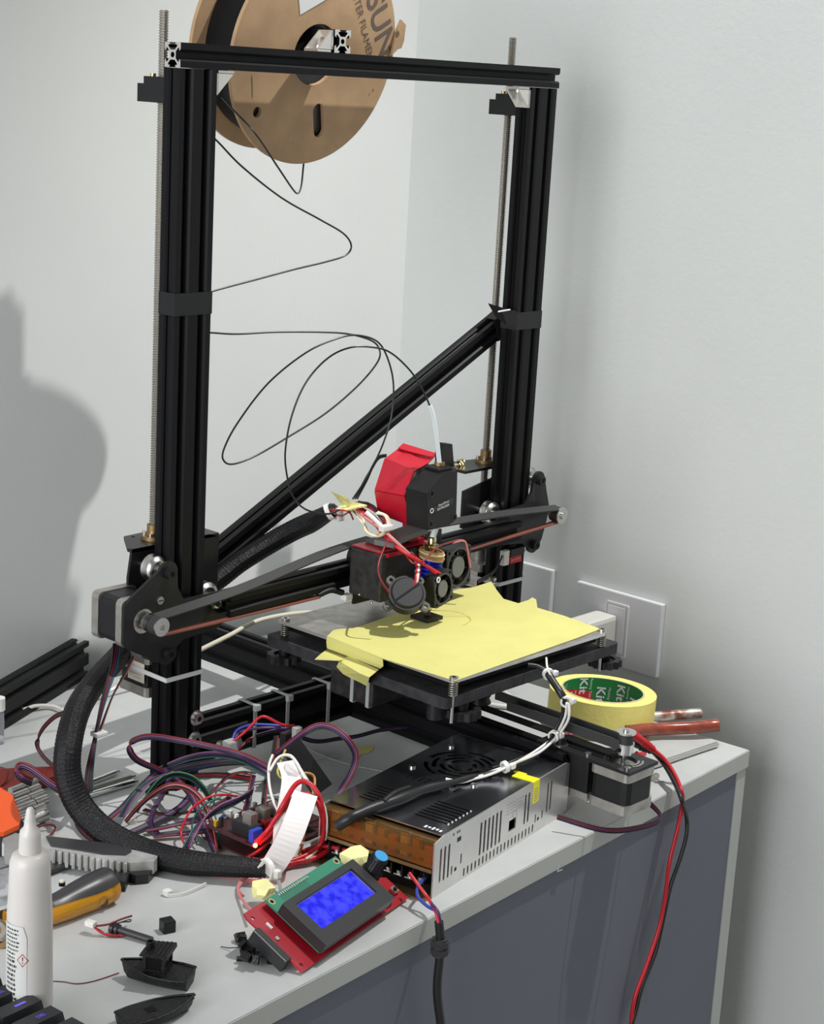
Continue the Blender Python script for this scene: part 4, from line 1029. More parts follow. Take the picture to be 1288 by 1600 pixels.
# mains lead hanging over the edge
ml2 = thing('mains_lead', at(688, 1500, 'y', -312), 'black lead with grommet hanging over the desk edge below the power supply', 'cable')
wires(ml2, 'core_wire', [
    ('wire_red', 1.4, ((640, 1364, 'y', -290), (652, 1380, 'y', -300), (668, 1402, 'y', -312), (680, 1422, 'y', -328), (685, 1442, 'y', -334))),
    ('wire_blue', 1.4, ((664, 1372, 'y', -292), (653, 1385, 'y', -300), (654, 1402, 'y', -306), (668, 1416, 'y', -318), (684, 1426, 'y', -330), (687, 1442, 'y', -334))),
    ('wire_purple', 1.4, ((674, 1412, 'y', -322), (684, 1424, 'y', -331), (688, 1442, 'y', -334))),
])
mb = MB(); mb.tube(path((686, 1440, 'y', -334), (688, 1462, 'y', -335), (688, 1475, 'y', -335), (687, 1500, 'y', -335), (684, 1530, 'y', -335), (684, 1560, 'y', -335), (690, 1612, 'y', -335), (694, 1700, 'y', -335)), 3.6, 'wire_black', seg=14); mb.build('cable_jacket', ml2)
mb = MB()
for (p_, r0_) in (((688, 1472), 8), ((688, 1484), 8.2)):
    c = at(*p_, 'y', -335); mb.cyl(c + Z * 2, c - Z * 2.2, r0_, 'rubber_dark', seg=6, smooth=False)
mb.cyl(at(688, 1466, 'y', -335), at(687, 1492, 'y', -335), 6, 'rubber_dark', seg=16); mb.build('grommet', ml2)

# heater cable from the bed over the power supply
hc_ = thing('bed_cable', (150, -200, 50), 'black and white cable with cable ties running from bed over the power supply', 'cable')
wires(hc_, 'wire', [
    ('wire_white', 1.3, ((886, 1098, 'z', 106), (884, 1118, 'z', 92), (874, 1140, 'z', 76), (866, 1152, 'z', 70), (835, 1175, 'z', 62), (800, 1195, 'z', 60), (760, 1212, 'z', 54), (720, 1220, 'z', 53), (697, 1217, 'z', 53))),
    ('wire_white', 1.3, ((889, 1098, 'z', 106), (889, 1122, 'z', 92), (878, 1142, 'z', 76), (868, 1154, 'z', 70), (842, 1176, 'z', 62), (805, 1192, 'z', 60), (762, 1208, 'z', 54), (728, 1221, 'z', 53), (702, 1222, 'z', 53))),
    ('wire_black', 1.6, ((880, 1090, 'z', 110), (879, 1115, 'z', 92), (868, 1140, 'z', 76), (860, 1158, 'z', 68), (838, 1180, 'z', 60), (790, 1200, 'z', 56), (740, 1214, 'z', 53), (690, 1224, 'z', 53))),
    ('wire_black', 1.4, ((883, 1090, 'z', 110), (884, 1112, 'z', 92), (873, 1136, 'z', 76), (862, 1152, 'z', 70), (842, 1172, 'z', 62), (800, 1190, 'z', 58), (770, 1200, 'z', 54))),
    ('wire_black', 2.0, ((825, 1039, 'z', 131), (840, 1041, 'z', 130), (855, 1050, 'z', 126), (868, 1068, 'z', 118), (882, 1092, 'z', 108))),
    ('wire_white', 1.0, ((854, 1028, 'z', 133), (856, 1045, 'z', 130), (864, 1060, 'z', 122))),
])
mb = MB(); mb.tube(path((858, 1055, 'z', 124), (866, 1067, 'z', 119), (876, 1082, 'z', 113), (883, 1093, 'z', 107)), 3.4, 'wire_black', seg=10); mb.build('heat_shrink', hc_)
for (p_, z_, q_) in (((857, 1053), 125, (866, 1067)), ((885, 1096), 106, (885, 1112)), ((866, 1150), 71, (850, 1162)), ((790, 1198), 58, (775, 1204))):
    c = at(*p_, 'z', z_); d_ = (at(*q_, 'z', z_ - 2) - c).normalized(); mb = MB(); mb.ring(c - d_ * 1.5, d_, 5.4, 3.6, 3.6, 'nylon', seg=18); mb.box(c + Vector((2, -6, -2)), c + Vector((8, -1, 3)), 'nylon', bev=1.2); mb.build('cable_tie', hc_)
mb = MB(); q = path((745, 1212, 'z', 54), (700, 1224, 'z', 56), (660, 1234, 'z', 57), (620, 1250, 'z', 57), (580, 1264, 'z', 55), (548, 1278, 'z', 52), (528, 1290, 'z', 44))
mb.tube(q, 6, 'wire_black', seg=14, rs=lambda t: 2.2 + 2.6 * min(1, t * 2.2) + .5 * math.sin(t * 31) * (1 - t)); mb.build('taped_section', hc_, label='thick part wrapped in shiny black tape')
mb = MB(); mb.tube(path((640, 1230, 'z', 60), (618, 1238, 'z', 62), (600, 1252, 'z', 60)), 2.2, 'wire_black', seg=8); mb.build('tape_end', hc_)

# ================================================================= LCD CONTROLLER
ld = thing('display_board', (-60, -290, 0), 'red circuit board with lit blue screen propped at the desk edge', 'display')
LO = at(471, 1521, 'z', 1.5); LE = at(645, 1399, 'z', 1.5); lx = (LE - LO).normalized()
up_ = Vector((0, 0, 1)); back = Vector((-lx.y, lx.x, 0)); a_ = math.radians(28)
ly = back * math.cos(a_) + up_ * math.sin(a_); lz = lx.cross(ly)
LM = Matrix(((lx.x, ly.x, lz.x, LO.x), (lx.y, ly.y, lz.y, LO.y), (lx.z, ly.z, lz.z, LO.z), (0, 0, 0, 1)))
mb = MB(LM)
mb.prism([(0, 0), (150, 0), (150, 24), (140, 30), (136, 38), (118, 40), (116, 62), (2, 62), (0, 58)], (0, 0, 0), X, Y, Z * 1.6, 'pcb_red', holes=[circ(5, 5, 1.7, 10), circ(5, 55, 1.7, 10)])
pb = mb.build('red_board', ld)
mb = MB(LM); mb.box((22, 3, 6), (118, 60, 7.6), 'pcb_green')
for (x, y) in ((26, 56), (114, 56), (114, 7), (26, 7)): mb.ring((x, y, 7.6), Z, 3, 1.7, .12, 'gold', seg=16); mb.cyl((x, y, 7.6), (x, y, 7.7), 1.7, 'slot_black', seg=10)
for k in range(16): mb.box((36 + k * 2.5, 56.4, 7.6), (37.3 + k * 2.5, 58.4, 8.6), 'steel')
for k in range(16): mb.box((37 + k * 2.2, 48, 7.6), (37.3 + k * 2.2, 56, 7.7), 'pcb_dark')
mb.build('green_board', ld)
mb = MB(LM); mb.prism(rrect(21.5, 1.5, 119, 47, 1.5), (0, 0, 7.2), X, Y, Z * 9.4, 'bezel', holes=[rrect(32, 13.5, 109, 41, .8)])
bz = mb.build('screen_bezel', ld)
mb = MB(LM); mb.box((32, 13.5, 13), (109, 41, 14.2), 'lcd_blue'); mb.build('blue_screen', bz, label='lit blue screen')
mb = MB(LM); mb.ring((0, 0, -50), Z, .1, .05, .1, 'bezel', seg=3) if False else mb.prism(rrect(31, 12.5, 110, 42, .8), (0, 0, 13.4), X, Y, Z * 1.2, 'ink_grey', holes=[rrect(32.6, 14, 108.4, 40.4, .5)]); mb.build('screen_frame', bz)
mb = MB(LM); mb.cyl((131, 32, 1.6), (131, 32, 8), 8, 'steel', seg=20); mb.cyl((131, 32, 8), (131, 32, 12), 8.6, 'plastic_black', seg=28); mb.lathe((131, 32, 0), Z, [(8.4, 12), (7.2, 13), (6.4, 27), (5.8, 28)], 'plastic_black', seg=28)
for k in range(18):
    t = 2 * PI * k / 18; mb.box((131 + 6.9 * math.cos(t) - .4, 32 + 6.9 * math.sin(t) - .4, 13), (131 + 6.9 * math.cos(t) + .4, 32 + 6.9 * math.sin(t) + .4, 26), 'plastic_black')
kn = mb.build('control_knob', ld)
mb = MB(LM); mb.cyl((131, 32, 28), (131, 32, 28.8), 5.6, 'blue_cap', seg=28); mb.build('knob_cap', kn, label='bright blue cap')
mb = MB(LM)
for k in range(4): mb.box((121.5, 22 + k * 3, 1.6), (125, 23 + k * 3, 4), 'nylon')
mb.box((139, 8, 1.6), (145, 14, 5), 'steel'); mb.cyl((142, 11, 5), (142, 11, 7), 1.7, 'plastic_black', seg=12); mb.box((121, 3, 1.6), (128, 7, 4), 'plastic_black')
mb.cyl((135, 18, 1.6), (135, 18, 2.4), 1.2, 'core_red', seg=10); mb.box((5, 30, 1.6), (8, 33, 3), 'steel'); mb.box((10, 40, 1.6), (11.5, 46, 3), 'nylon')
mb.build('board_components', pb)
mb = MB(LM); mb.box((-7, 12, -7), (0, 46, 4), 'bezel', bev=.6); mb.box((0, 14, -6), (20, 44, -.2), 'bezel'); mb.build('card_slot', pb)

def crumple(name, c, r, seed, label, m_='masking_crumple', sc=(1, 1, .8)):
    rn = random.Random(seed); import bmesh
    bm = bmesh.new(); bmesh.ops.create_icosphere(bm, subdivisions=2, radius=r)
    vs = [Vector((v.co.x * sc[0], v.co.y * sc[1], v.co.z * sc[2])) * (rn.uniform(.68, 1.12)) + Vector(c) for v in bm.verts]; fs = [[v.index for v in f.verts] for f in bm.faces]; bm.free()
    mb = MB(); mb.add(vs, fs, m_); return mb.build(name, None, label, 'tape')
crumple('tape_lump', at(553, 1341, 'z', 27), 13, 4, 'crumpled yellow tape lump on top of the display board by the knob')
crumple('tape_lump', at(412, 1390, 'z', 14), 11, 9, 'crumpled yellow tape lump behind the left end of the display board')

# ================================================================= CONTROL BOARD AND CABLES
bo = thing('control_board', (60, -120, 0), 'red and dark control board with glowing red light buried under wires', 'circuit board')
o1 = at(396, 1332, 'z', 12); o2 = at(383, 1252, 'z', 30); bxd = (at(500, 1290, 'z', 12) - o1).normalized(); 
byd = Vector((-bxd.y, bxd.x, .0)).normalized()
BM = Matrix(((bxd.x, byd.x, 0, o1.x), (bxd.y, byd.y, 0, o1.y), (0, 0, 1, 4), (0, 0, 0, 1)))
mb = MB(BM); mb.box((0, 0, 0), (102, 60, 1.6), 'pcb_dark'); mb.box((0, 2, 12), (84, 58, 13.6), 'pcb_dark'); b1 = mb.build('board', bo)
rn = random.Random(5)
mb = MB(BM)
for k in range(5): mb.box((8 + k * 15, 10, 13.6), (20 + k * 15, 34, 24), ['bezel', 'pcb_red', 'bezel', 'pcb_green', 'bezel'][k]); mb.box((10 + k * 15, 14, 24), (18 + k * 15, 24, 33), 'motor_cap')
for k in range(14): x = rn.uniform(3, 78); y = rn.uniform(36, 54); mb.box((x, y, 13.6), (x + 3, y + 3, 13.6 + rn.uniform(3, 9)), rn.choice(['bezel', 'nylon', 'cap_yellow', 'blue_part', 'steel']))
mb.box((3, 4, 13.6), (14, 9, 24), 'blue_part'); mb.build('components', b1)
mb = MB(BM); mb.box((30, -8, 14), (44, 4, 34), 'cap_yellow', bev=1); mb.build('terminal', b1, label='yellow-brown block between the wires')
c = at(399, 1321, 'z', 18)
mb = MB(); mb.sphere(c, 2.0, 'led_red', seg=12); mb.build('indicator_light', b1, label='glowing red light')
lp = bpy.data.lights.new('indicator_glow', 'POINT'); lp.energy = .012; lp.color = (1, .05, .04); lp.shadow_soft_size = .003
lo = bpy.data.objects.new('indicator_glow', lp); lo.location = (c + Vector((-3, -4, 4))) * S; COL.objects.link(lo)

def cable(name, label, cat, root_at, specs, group=None):
    t = thing(name, root_at, label, cat, group); wires(t, 'wire', specs); return t
# red power leads
cable('power_leads', 'thick red wires looping over the white flat cables beside the control board', 'wires', at(490, 1300, 'z', 0), [
    ('wire_red', 2.2, ((402, 1316, 'z', 20), (425, 1290, 'z', 30), (440, 1262, 'z', 50), (462, 1226, 'z', 66), (480, 1222, 'z', 68), (497, 1240, 'z', 60), (505, 1270, 'z', 45), (506, 1300, 'z', 28), (498, 1322, 'z', 14), (470, 1340, 'z', 8), (430, 1352, 'z', 6))),
    ('wire_red', 2.2, ((404, 1318, 'z', 20), (428, 1296, 'z', 30), (444, 1264, 'z', 46), (465, 1242, 'z', 58), (485, 1243, 'z', 58), (500, 1262, 'z', 50), (507, 1300, 'z', 24), (500, 1326, 'z', 10), (470, 1344, 'z', 6), (428, 1356, 'z', 5))),
    ('wire_red', 2.3, ((522, 1262, 'z', 30), (530, 1270, 'z', 34), (526, 1295, 'z', 24), (522, 1316, 'z', 12), (508, 1332, 'z', 8), (480, 1344, 'z', 6), (440, 1350, 'z', 5))),
    ('wire_red', 2.3, ((527, 1262, 'z', 36), (534, 1276, 'z', 34), (528, 1300, 'z', 22), (518, 1320, 'z', 10), (500, 1336, 'z', 6), (470, 1347, 'z', 4), (432, 1358, 'z', 4))),
    ('wire_red', 2.2, ((400, 1316, 'z', 22), (418, 1298, 'z', 30), (430, 1280, 'z', 40), (440, 1268, 'z', 46))),
    ('wire_red', 2.0, ((470, 1332, 'z', 8), (500, 1322, 'z', 12), (530, 1326, 'z', 14), (560, 1335, 'z', 14))),
    ('wire_dkred', 1.5, ((381, 1343, 'z', 5), (410, 1325, 'z', 14), (430, 1300, 'z', 24), (452, 1262, 'z', 40))),
    ('wire_pink', 1.2, ((380, 1400, 'z', 3), (372, 1388, 'z', 3), (378, 1375, 'z', 4), (392, 1368, 'z', 4))),
    ('wire_pink', 1.2, ((396, 1425, 'z', 12), (382, 1410, 'z', 6), (372, 1390, 'z', 3), (384, 1372, 'z', 4))),
])
cable('signal_wires', 'thin white and cream wires arching highest above the control board', 'wires', at(460, 1250, 'z', 0), [
    ('wire_white', 1.25, ((426, 1180, 'z', 70), (420, 1200, 'z', 66), (422, 1232, 'z', 56), (432, 1262, 'z', 44), (450, 1285, 'z', 34), (459, 1310, 'z', 26), (452, 1335, 'z', 14), (438, 1350, 'z', 8))),
    ('wire_white', 1.3, ((422, 1204, 'z', 66), (435, 1184, 'z', 74), (452, 1180, 'z', 76), (464, 1192, 'z', 74), (478, 1218, 'z', 66), (495, 1240, 'z', 58), (507, 1262, 'z', 48), (511, 1290, 'z', 34), (508, 1312, 'z', 20))),
    ('wire_cream', 1.2, ((424, 1200, 'z', 64), (438, 1182, 'z', 72), (456, 1183, 'z', 74), (470, 1202, 'z', 70), (486, 1228, 'z', 62), (500, 1252, 'z', 50), (506, 1280, 'z', 38), (505, 1310, 'z', 18), (492, 1332, 'z', 10), (478, 1342, 'z', 8))),
    ('wire_orange', 1.2, ((444, 1214, 'z', 62), (460, 1212, 'z', 64), (478, 1208, 'z', 66), (491, 1214, 'z', 62), (490, 1236, 'z', 54), (480, 1262, 'z', 44), (477, 1292, 'z', 30), (472, 1322, 'z', 14), (463, 1342, 'z', 8))),
    ('wire_yellow', 1.1, ((446, 1172, 'z', 72), (438, 1192, 'z', 68), (434, 1206, 'z', 64), (441, 1216, 'z', 60), (456, 1215, 'z', 62))),
    ('wire_white', 1.1, ((459, 1314, 'z', 20), (478, 1317, 'z', 20), (500, 1308, 'z', 22), (514, 1303, 'z', 24))),
    ('wire_red', 1.0, ((384, 1246, 'z', 24), (340, 1242, 'z', 34), (308, 1256, 'z', 30), (290, 1280, 'z', 20), (283, 1305, 'z', 10), (294, 1328, 'z', 6))),
])
# flat white cables
fw = [((416, 1366, 'z', 10), (432, 1345, 'z', 20), (452, 1310, 'z', 36), (466, 1275, 'z', 50), (478, 1240, 'z', 62)),
      ((442, 1330, 'z', 16), (444, 1290, 'z', 34), (452, 1250, 'z', 52), (456, 1215, 'z', 66), (448, 1190, 'z', 74)),
      ((430, 1320, 'z', 14), (442, 1280, 'z', 30), (450, 1256, 'z', 44))]
labs = ['broad white flat cable folded toward the display board', 'white flat cable standing upright behind the red wires', 'short white flat cable beside the glowing red light']
for q, lb_, w0 in zip(fw, labs, (20, 17, 12)):
    mb = MB(); mb.strip(path(*q), [Vector((.85, -.35, .15)), Vector((.75, -.6, 0))], w0, 1.0, 'ribbon_white')
    for k in range(1, 9):
        pass
    mb.build('flat_cable', None, lb_, 'cable', None)
mb = MB(); c0 = at(452, 1196, 'z', 72)
mb.loft(path((447, 1192, 'z', 76), (455, 1200, 'z', 74), (468, 1208, 'z', 70), (464, 1214, 'z', 66), (446, 1216, 'z', 64)), [p + Vector((2, 4, -3)) for p in path((447, 1192, 'z', 76), (455, 1200, 'z', 74), (468, 1208, 'z', 70), (464, 1214, 'z', 66), (446, 1216, 'z', 64))], 'ribbon_white')
mb.build('plug_clip', None, 'small white plug sticking up among the white wires', 'plug')
# ribbon cables: four-wire stepper leads
R4 = ['wire_black', 'wire_purple', 'wire_mauve', 'wire_dkred']
R4b = ['wire_teal', 'wire_black', 'wire_purple', 'wire_mauve']
def rib(label, pts, wd, cols=R4, pitch=1.5, r=.8, group=None):
    mb = MB(); mb.ribbon(path(*pts), wd, cols, pitch, r, 8); return mb.build('ribbon_cable', None, label, 'cable', group)
U1 = Vector((0.1, -.3, 1)); U2 = Vector((.7, -.7, .1))
rib('purple ribbon cable forming the big loop against the left post', ((420, 1200, 'z', 60), (380, 1180, 'z', 62), (330, 1167, 'z', 66), (280, 1157, 'z', 68), (235, 1151, 'z', 66), (208, 1158, 'z', 60), (203, 1172, 'z', 52), (215, 1188, 'z', 40), (245, 1202, 'z', 28), (262, 1212, 'z', 20), (264, 1230, 'z', 12)), U1)
rib('purple ribbon cable arching low from left post to the flat cables', ((250, 1202, 'z', 24), (290, 1186, 'z', 34), (330, 1179, 'z', 44), (370, 1184, 'z', 48), (400, 1198, 'z', 48), (420, 1212, 'z', 44)), U1, R4b)
rib('purple ribbon cable rising in a high arch left of the power supply', ((430, 1180, 'z', 50), (450, 1164, 'z', 66), (475, 1145, 'z', 84), (500, 1134, 'z', 92), (525, 1140, 'z', 92), (545, 1158, 'z', 84), (556, 1180, 'z', 70), (550, 1205, 'z', 56), (536, 1230, 'z', 44), (520, 1252, 'z', 36), (511, 1276, 'z', 26), (508, 1300, 'z', 16)), [Vector((0, .5, 1)), Vector((.6, -.6, .5)), Vector((.9, -.3, .1))])
rib('dark ribbon cable going from left post down beneath the sleeve', ((262, 1198, 'z', 20), (240, 1210, 'z', 18), (215, 1235, 'z', 14), (190, 1262, 'z', 10), (168, 1280, 'z', 8)), U2)
rib('mauve ribbon cable bending beneath the braided sleeve', ((270, 1204, 'z', 22), (250, 1212, 'z', 22), (225, 1228, 'z', 20), (205, 1250, 'z', 14), (190, 1276, 'z', 8)), U2, R4b)
rib('reddish ribbon cable arch between the sleeve and control board', ((196, 1284, 'z', 6), (215, 1262, 'z', 16), (240, 1240, 'z', 26), (265, 1228, 'z', 32), (290, 1230, 'z', 34), (312, 1246, 'z', 30), (326, 1272, 'z', 20), (334, 1300, 'z', 10), (338, 1325, 'z', 5)), U1, ['wire_dkred', 'wire_black', 'wire_pink', 'wire_dkred'])
rib('dark ribbon cable diving from the tangle top to its right foot', ((262, 1206, 'z', 26), (280, 1222, 'z', 28), (300, 1245, 'z', 24), (312, 1275, 'z', 16), (326, 1305, 'z', 8), (336, 1330, 'z', 4)), U2)
rib('purple and teal ribbon cable curving from the board with white tie', ((395, 1236, 'z', 34), (372, 1250, 'z', 34), (340, 1265, 'z', 28), (315, 1284, 'z', 20), (300, 1306, 'z', 12), (292, 1324, 'z', 8)), [Vector((.2, -.2, 1)), Vector((.8, -.4, .3))], R4b, 2.0, 1.0)
rib('purple ribbon cable lying flat nearest the sleeve', ((228, 1298, 'z', 4), (260, 1292, 'z', 6), (290, 1285, 'z', 8), (320, 1278, 'z', 12)), U2)
rib('dark purple ribbon cable lying flat beneath the red arch', ((240, 1308, 'z', 3), (275, 1304, 'z', 4), (308, 1300, 'z', 6), (330, 1296, 'z', 8)), U2)
rib('purple ribbon cable hanging in the left of the tangle', ((258, 1200, 'z', 34), (265, 1215, 'z', 30), (255, 1240, 'z', 20), (242, 1262, 'z', 12), (236, 1286, 'z', 6), (246, 1302, 'z', 3)), U2, ['wire_purple', 'wire_purple', 'wire_black'])
rib('dark blue ribbon cable crossing behind the tangle', ((250, 1222, 'z', 8), (290, 1206, 'z', 14), (330, 1196, 'z', 22), (380, 1192, 'z', 30), (410, 1200, 'z', 34)), U1, ['wire_black', 'wire_blue', 'wire_black'])
rib('red and green ribbon cable lowest behind the tangle', ((270, 1214, 'z', 8), (310, 1212, 'z', 10), (350, 1212, 'z', 12), (395, 1218, 'z', 16)), U1, ['wire_green', 'wire_dkred', 'wire_red', 'wire_black'])
rib('long dark ribbon cable along the foot of the tangle', ((225, 1265, 'z', 3), (255, 1272, 'z', 4), (290, 1270, 'z', 6), (330, 1262, 'z', 8), (360, 1245, 'z', 14)), U2, ['wire_dkred', 'wire_black', 'wire_black'])
rib('flat dark cable along the underside of the crossbar', ((400, 1150, 'z', 40), (440, 1142, 'z', 42), (490, 1158, 'z', 30), (530, 1154, 'z', 26), (560, 1150, 'z', 26), (600, 1140, 'z', 26), (650, 1138, 'z', 24), (690, 1150, 'z', 12)), U1, ['wire_black', 'wire_purple', 'wire_black'])
rib('purple ribbon cable folded in a small loop at the desk left', ((0 + 150, 1300, 'z', 6), (125, 1270, 'z', 14), (100, 1240, 'z', 24), (75, 1222, 'z', 32), (48, 1202, 'z', 40), (32, 1197, 'z', 42), (27, 1206, 'z', 38), (36, 1216, 'z', 32), (50, 1222, 'z', 26)), [Vector((0, .4, 1)), Vector((0, .2, 1))], R4, 1.9, .95)
rib('dark ribbon cable under the braided sleeve curve', ((118, 1262, 'z', 8), (122, 1290, 'z', 4), (140, 1310, 'z', 3), (165, 1322, 'z', 3), (200, 1330, 'z', 3)), U2, ['wire_black', 'wire_dkred', 'wire_purple'])
rib('thin dark ribbon cable arcing out left of the sleeve', ((112, 1110, 'z', 78), (86, 1120, 'z', 62), (66, 1140, 'z', 44), (58, 1162, 'z', 28), (66, 1180, 'z', 18), (86, 1200, 'z', 8)), U1, ['wire_black', 'wire_dkred', 'wire_black'])
rib('teal and black ribbon cable curling over the reddish arch', ((214, 1268, 'z', 10), (232, 1240, 'z', 22), (252, 1218, 'z', 32), (275, 1210, 'z', 34), (300, 1216, 'z', 30), (318, 1232, 'z', 22), (330, 1252, 'z', 12)), U1, ['wire_teal', 'wire_black', 'wire_black', 'wire_green'])
rib('black ribbon cable nearest the post foot, rising to the tangle', ((228, 1240, 'z', 4), (246, 1222, 'z', 12), (268, 1205, 'z', 22), (300, 1196, 'z', 30), (345, 1190, 'z', 38), (390, 1190, 'z', 42), (418, 1204, 'z', 40)), U1, ['wire_black', 'wire_black', 'wire_purple', 'wire_black'])
rib('dark red ribbon cable dropping to the board left edge', ((396, 1212, 'z', 40), (392, 1232, 'z', 34), (386, 1256, 'z', 26), (378, 1282, 'z', 14), (372, 1306, 'z', 6)), U2, ['wire_dkred', 'wire_black', 'wire_purple'])
rib('wide purple ribbon cable on the desk behind the sleeve bend', ((205, 1300, 'z', 3), (240, 1284, 'z', 5), (280, 1262, 'z', 8), (300, 1240, 'z', 12), (310, 1222, 'z', 14)), U2, ['wire_black', 'wire_purple', 'wire_mauve', 'wire_purple', 'wire_black'])
rib('black ribbon cable hanging down behind the white wires', ((432, 1150, 'z', 56), (428, 1176, 'z', 52), (420, 1205, 'z', 44), (414, 1236, 'z', 32), (412, 1262, 'z', 22)), U2, ['wire_black', 'wire_black', 'wire_dkred'])
cable('thin_leads', 'thin green, red and black leads curling loosely in front of the tangle', 'wires', at(330, 1290, 'z', 0), [
    ('wire_teal', .8, ((345, 1248, 'z', 30), (325, 1254, 'z', 30), (306, 1272, 'z', 22), (300, 1296, 'z', 10), (308, 1320, 'z', 4))),
    ('wire_green', .8, ((338, 1236, 'z', 26), (334, 1262, 'z', 24), (340, 1290, 'z', 14), (342, 1318, 'z', 5), (334, 1336, 'z', 3))),
    ('wire_black', .9, ((330, 1300, 'z', 3), (350, 1306, 'z', 3), (364, 1316, 'z', 3))),
    ('wire_black', .9, ((324, 1244, 'z', 16), (340, 1228, 'z', 20), (356, 1212, 'z', 22), (380, 1206, 'z', 20), (400, 1208, 'z', 18))),
    ('wire_dkred', .9, ((330, 1240, 'z', 20), (350, 1220, 'z', 24), (372, 1208, 'z', 24), (398, 1212, 'z', 20)))])
dl = thing('lift_motor_leads', (-10, 10, 0), 'dark and red wires hanging from left gantry motor to the desk with a white tie', 'wires')
wires(dl, 'wire', [(m_, 1.0, ((178 + k * 3, 1006, 'y', 20), (174 + k * 3, 1040, 'y', 5), (160 + k * 2, 1090, 'y', -8), (152 + k, 1130, 'y', -12), (148 + k, 1150, 'y', -12), (136 + 3 * k, 1200, 'y', -16), (132 + 4 * k, 1235, 'z', 4))) for k, m_ in enumerate(('wire_black', 'wire_dkred', 'wire_purple', 'wire_teal'))] +
      [(m_, .9, ((208 + k, 1026, 'y', 0), (196 + k, 1050, 'y', -4), (176, 1088, 'y', -8), (156 + k, 1140, 'y', -12))) for k, m_ in enumerate(('wire_black', 'wire_dkred', 'wire_pink'))])
mb = MB(); c = at(152, 1147, 'y', -12); mb.box(c - Vector((4, 5, 2)), c + Vector((8, 5, 2)), 'nylon', bev=1); mb.build('cable_tie', dl)
# small bits tied to the crossbar
cable('crossbar_wires', 'short red and blue wires plugged together in front of the crossbar', 'wires', at(380, 1170, 'z', 0), [
    ('wire_red', 1.3, ((360, 1162, 'z', 46), (385, 1142, 'z', 58), (402, 1124, 'z', 66), (415, 1120, 'z', 68), (440, 1132, 'z', 60), (460, 1134, 'z', 56))),
    ('wire_blue', 1.3, ((362, 1160, 'z', 46), (368, 1144, 'z', 52), (380, 1136, 'z', 56), (400, 1132, 'z', 58), (440, 1134, 'z', 56))),
    ('wire_purple', 1.3, ((364, 1164, 'z', 44), (372, 1146, 'z', 50), (390, 1140, 'z', 54), (420, 1137, 'z', 55), (470, 1140, 'z', 50))),
    ('wire_dkred', 1.3, ((350, 1190, 'z', 30), (370, 1176, 'z', 36), (385, 1158, 'z', 42), (396, 1152, 'z', 44))),
])
mb = MB(); c = at(360, 1168, 'z', 42); mb.box(c - Vector((6, 5, 7)), c + Vector((6, 5, 7)), 'nylon_grey', bev=1.5); mb.build('connector', None, 'grey connector block in front of the crossbar by the left post', 'connector')
mb = MB(); c = at(450, 1160, 'z', 44); mb.box(c - Vector((7, 4, 10)), c + Vector((7, 4, 10)), 'bezel', bev=.5); mb.build('relay_block', None, 'black block hanging below the crossbar behind the white wires', 'connector')
mb = MB(); a = at(455, 1165, 'z', 50); b_ = at(505, 1235, 'z', 10); mb.strip([a, (a + b_) / 2, b_], (.8, -.6, 0), 20, 3, 'bezel', smooth_path=False); mb.box(at(462, 1168, 'z', 46), at(462, 1168, 'z', 46) + Vector((8, 6, 18)), 'nylon_grey', bev=1); mb.build('bracket_plate', None, 'black leaning plate behind the white flat cables', 'bracket')

# ================================================================= TAPE ROLL, RODS, PROBE LEADS
tc_ = at(941, 1079, 'z', 36); RO, RI, TZ0, TZ1 = 51, 39, 6, 32
tr = thing('masking_tape_roll', (tc_.x, tc_.y, 0), 'roll of yellow masking tape with green and red printed core by the right wall', 'tape')
edgeL = at(861, 1078, 'z', 36); edgeR = at(1024, 1076, 'z', 36)
RO = (edgeL - edgeR).length / 2 * .985; RI = RO * .745
tiltm = Matrix.Rotation(math.radians(3), 4, 'Y')
TMx = Matrix.Translation(Vector((tc_.x, tc_.y, -1))) @ tiltm @ Matrix.Diagonal((1, 1, 1.16, 1))
mb = MB(TMx); mb.lathe((0, 0, 0), Z, [(RI + 2, 4), (RO - 1, 4), (RO, 5), (RO, 31), (RO - 1, 32), (RI + 2, 32)], 'masking_roll', seg=64)
# open middle: rebuild as ring
mb = MB(TMx); mb.ring((0, 0, 3), Z, RO, RI + 2, 29, 'masking_roll', seg=72); mb.build('tape', tr)
mb = MB(TMx); mb.ring((0, 0, 3.2), Z, RI + 1.9, RI, 29.2, 'core_card', seg=72, mi='core_green'); cr = mb.build('cardboard_core', tr)
def bendcore(a0, z0, s=1):
    def f(x, y): 
        a = a0 - y / RI
        return Vector(((RI - .25) * math.cos(a), (RI - .25) * math.sin(a), min(31.8, max(3.4, z0 - x))))
    return f
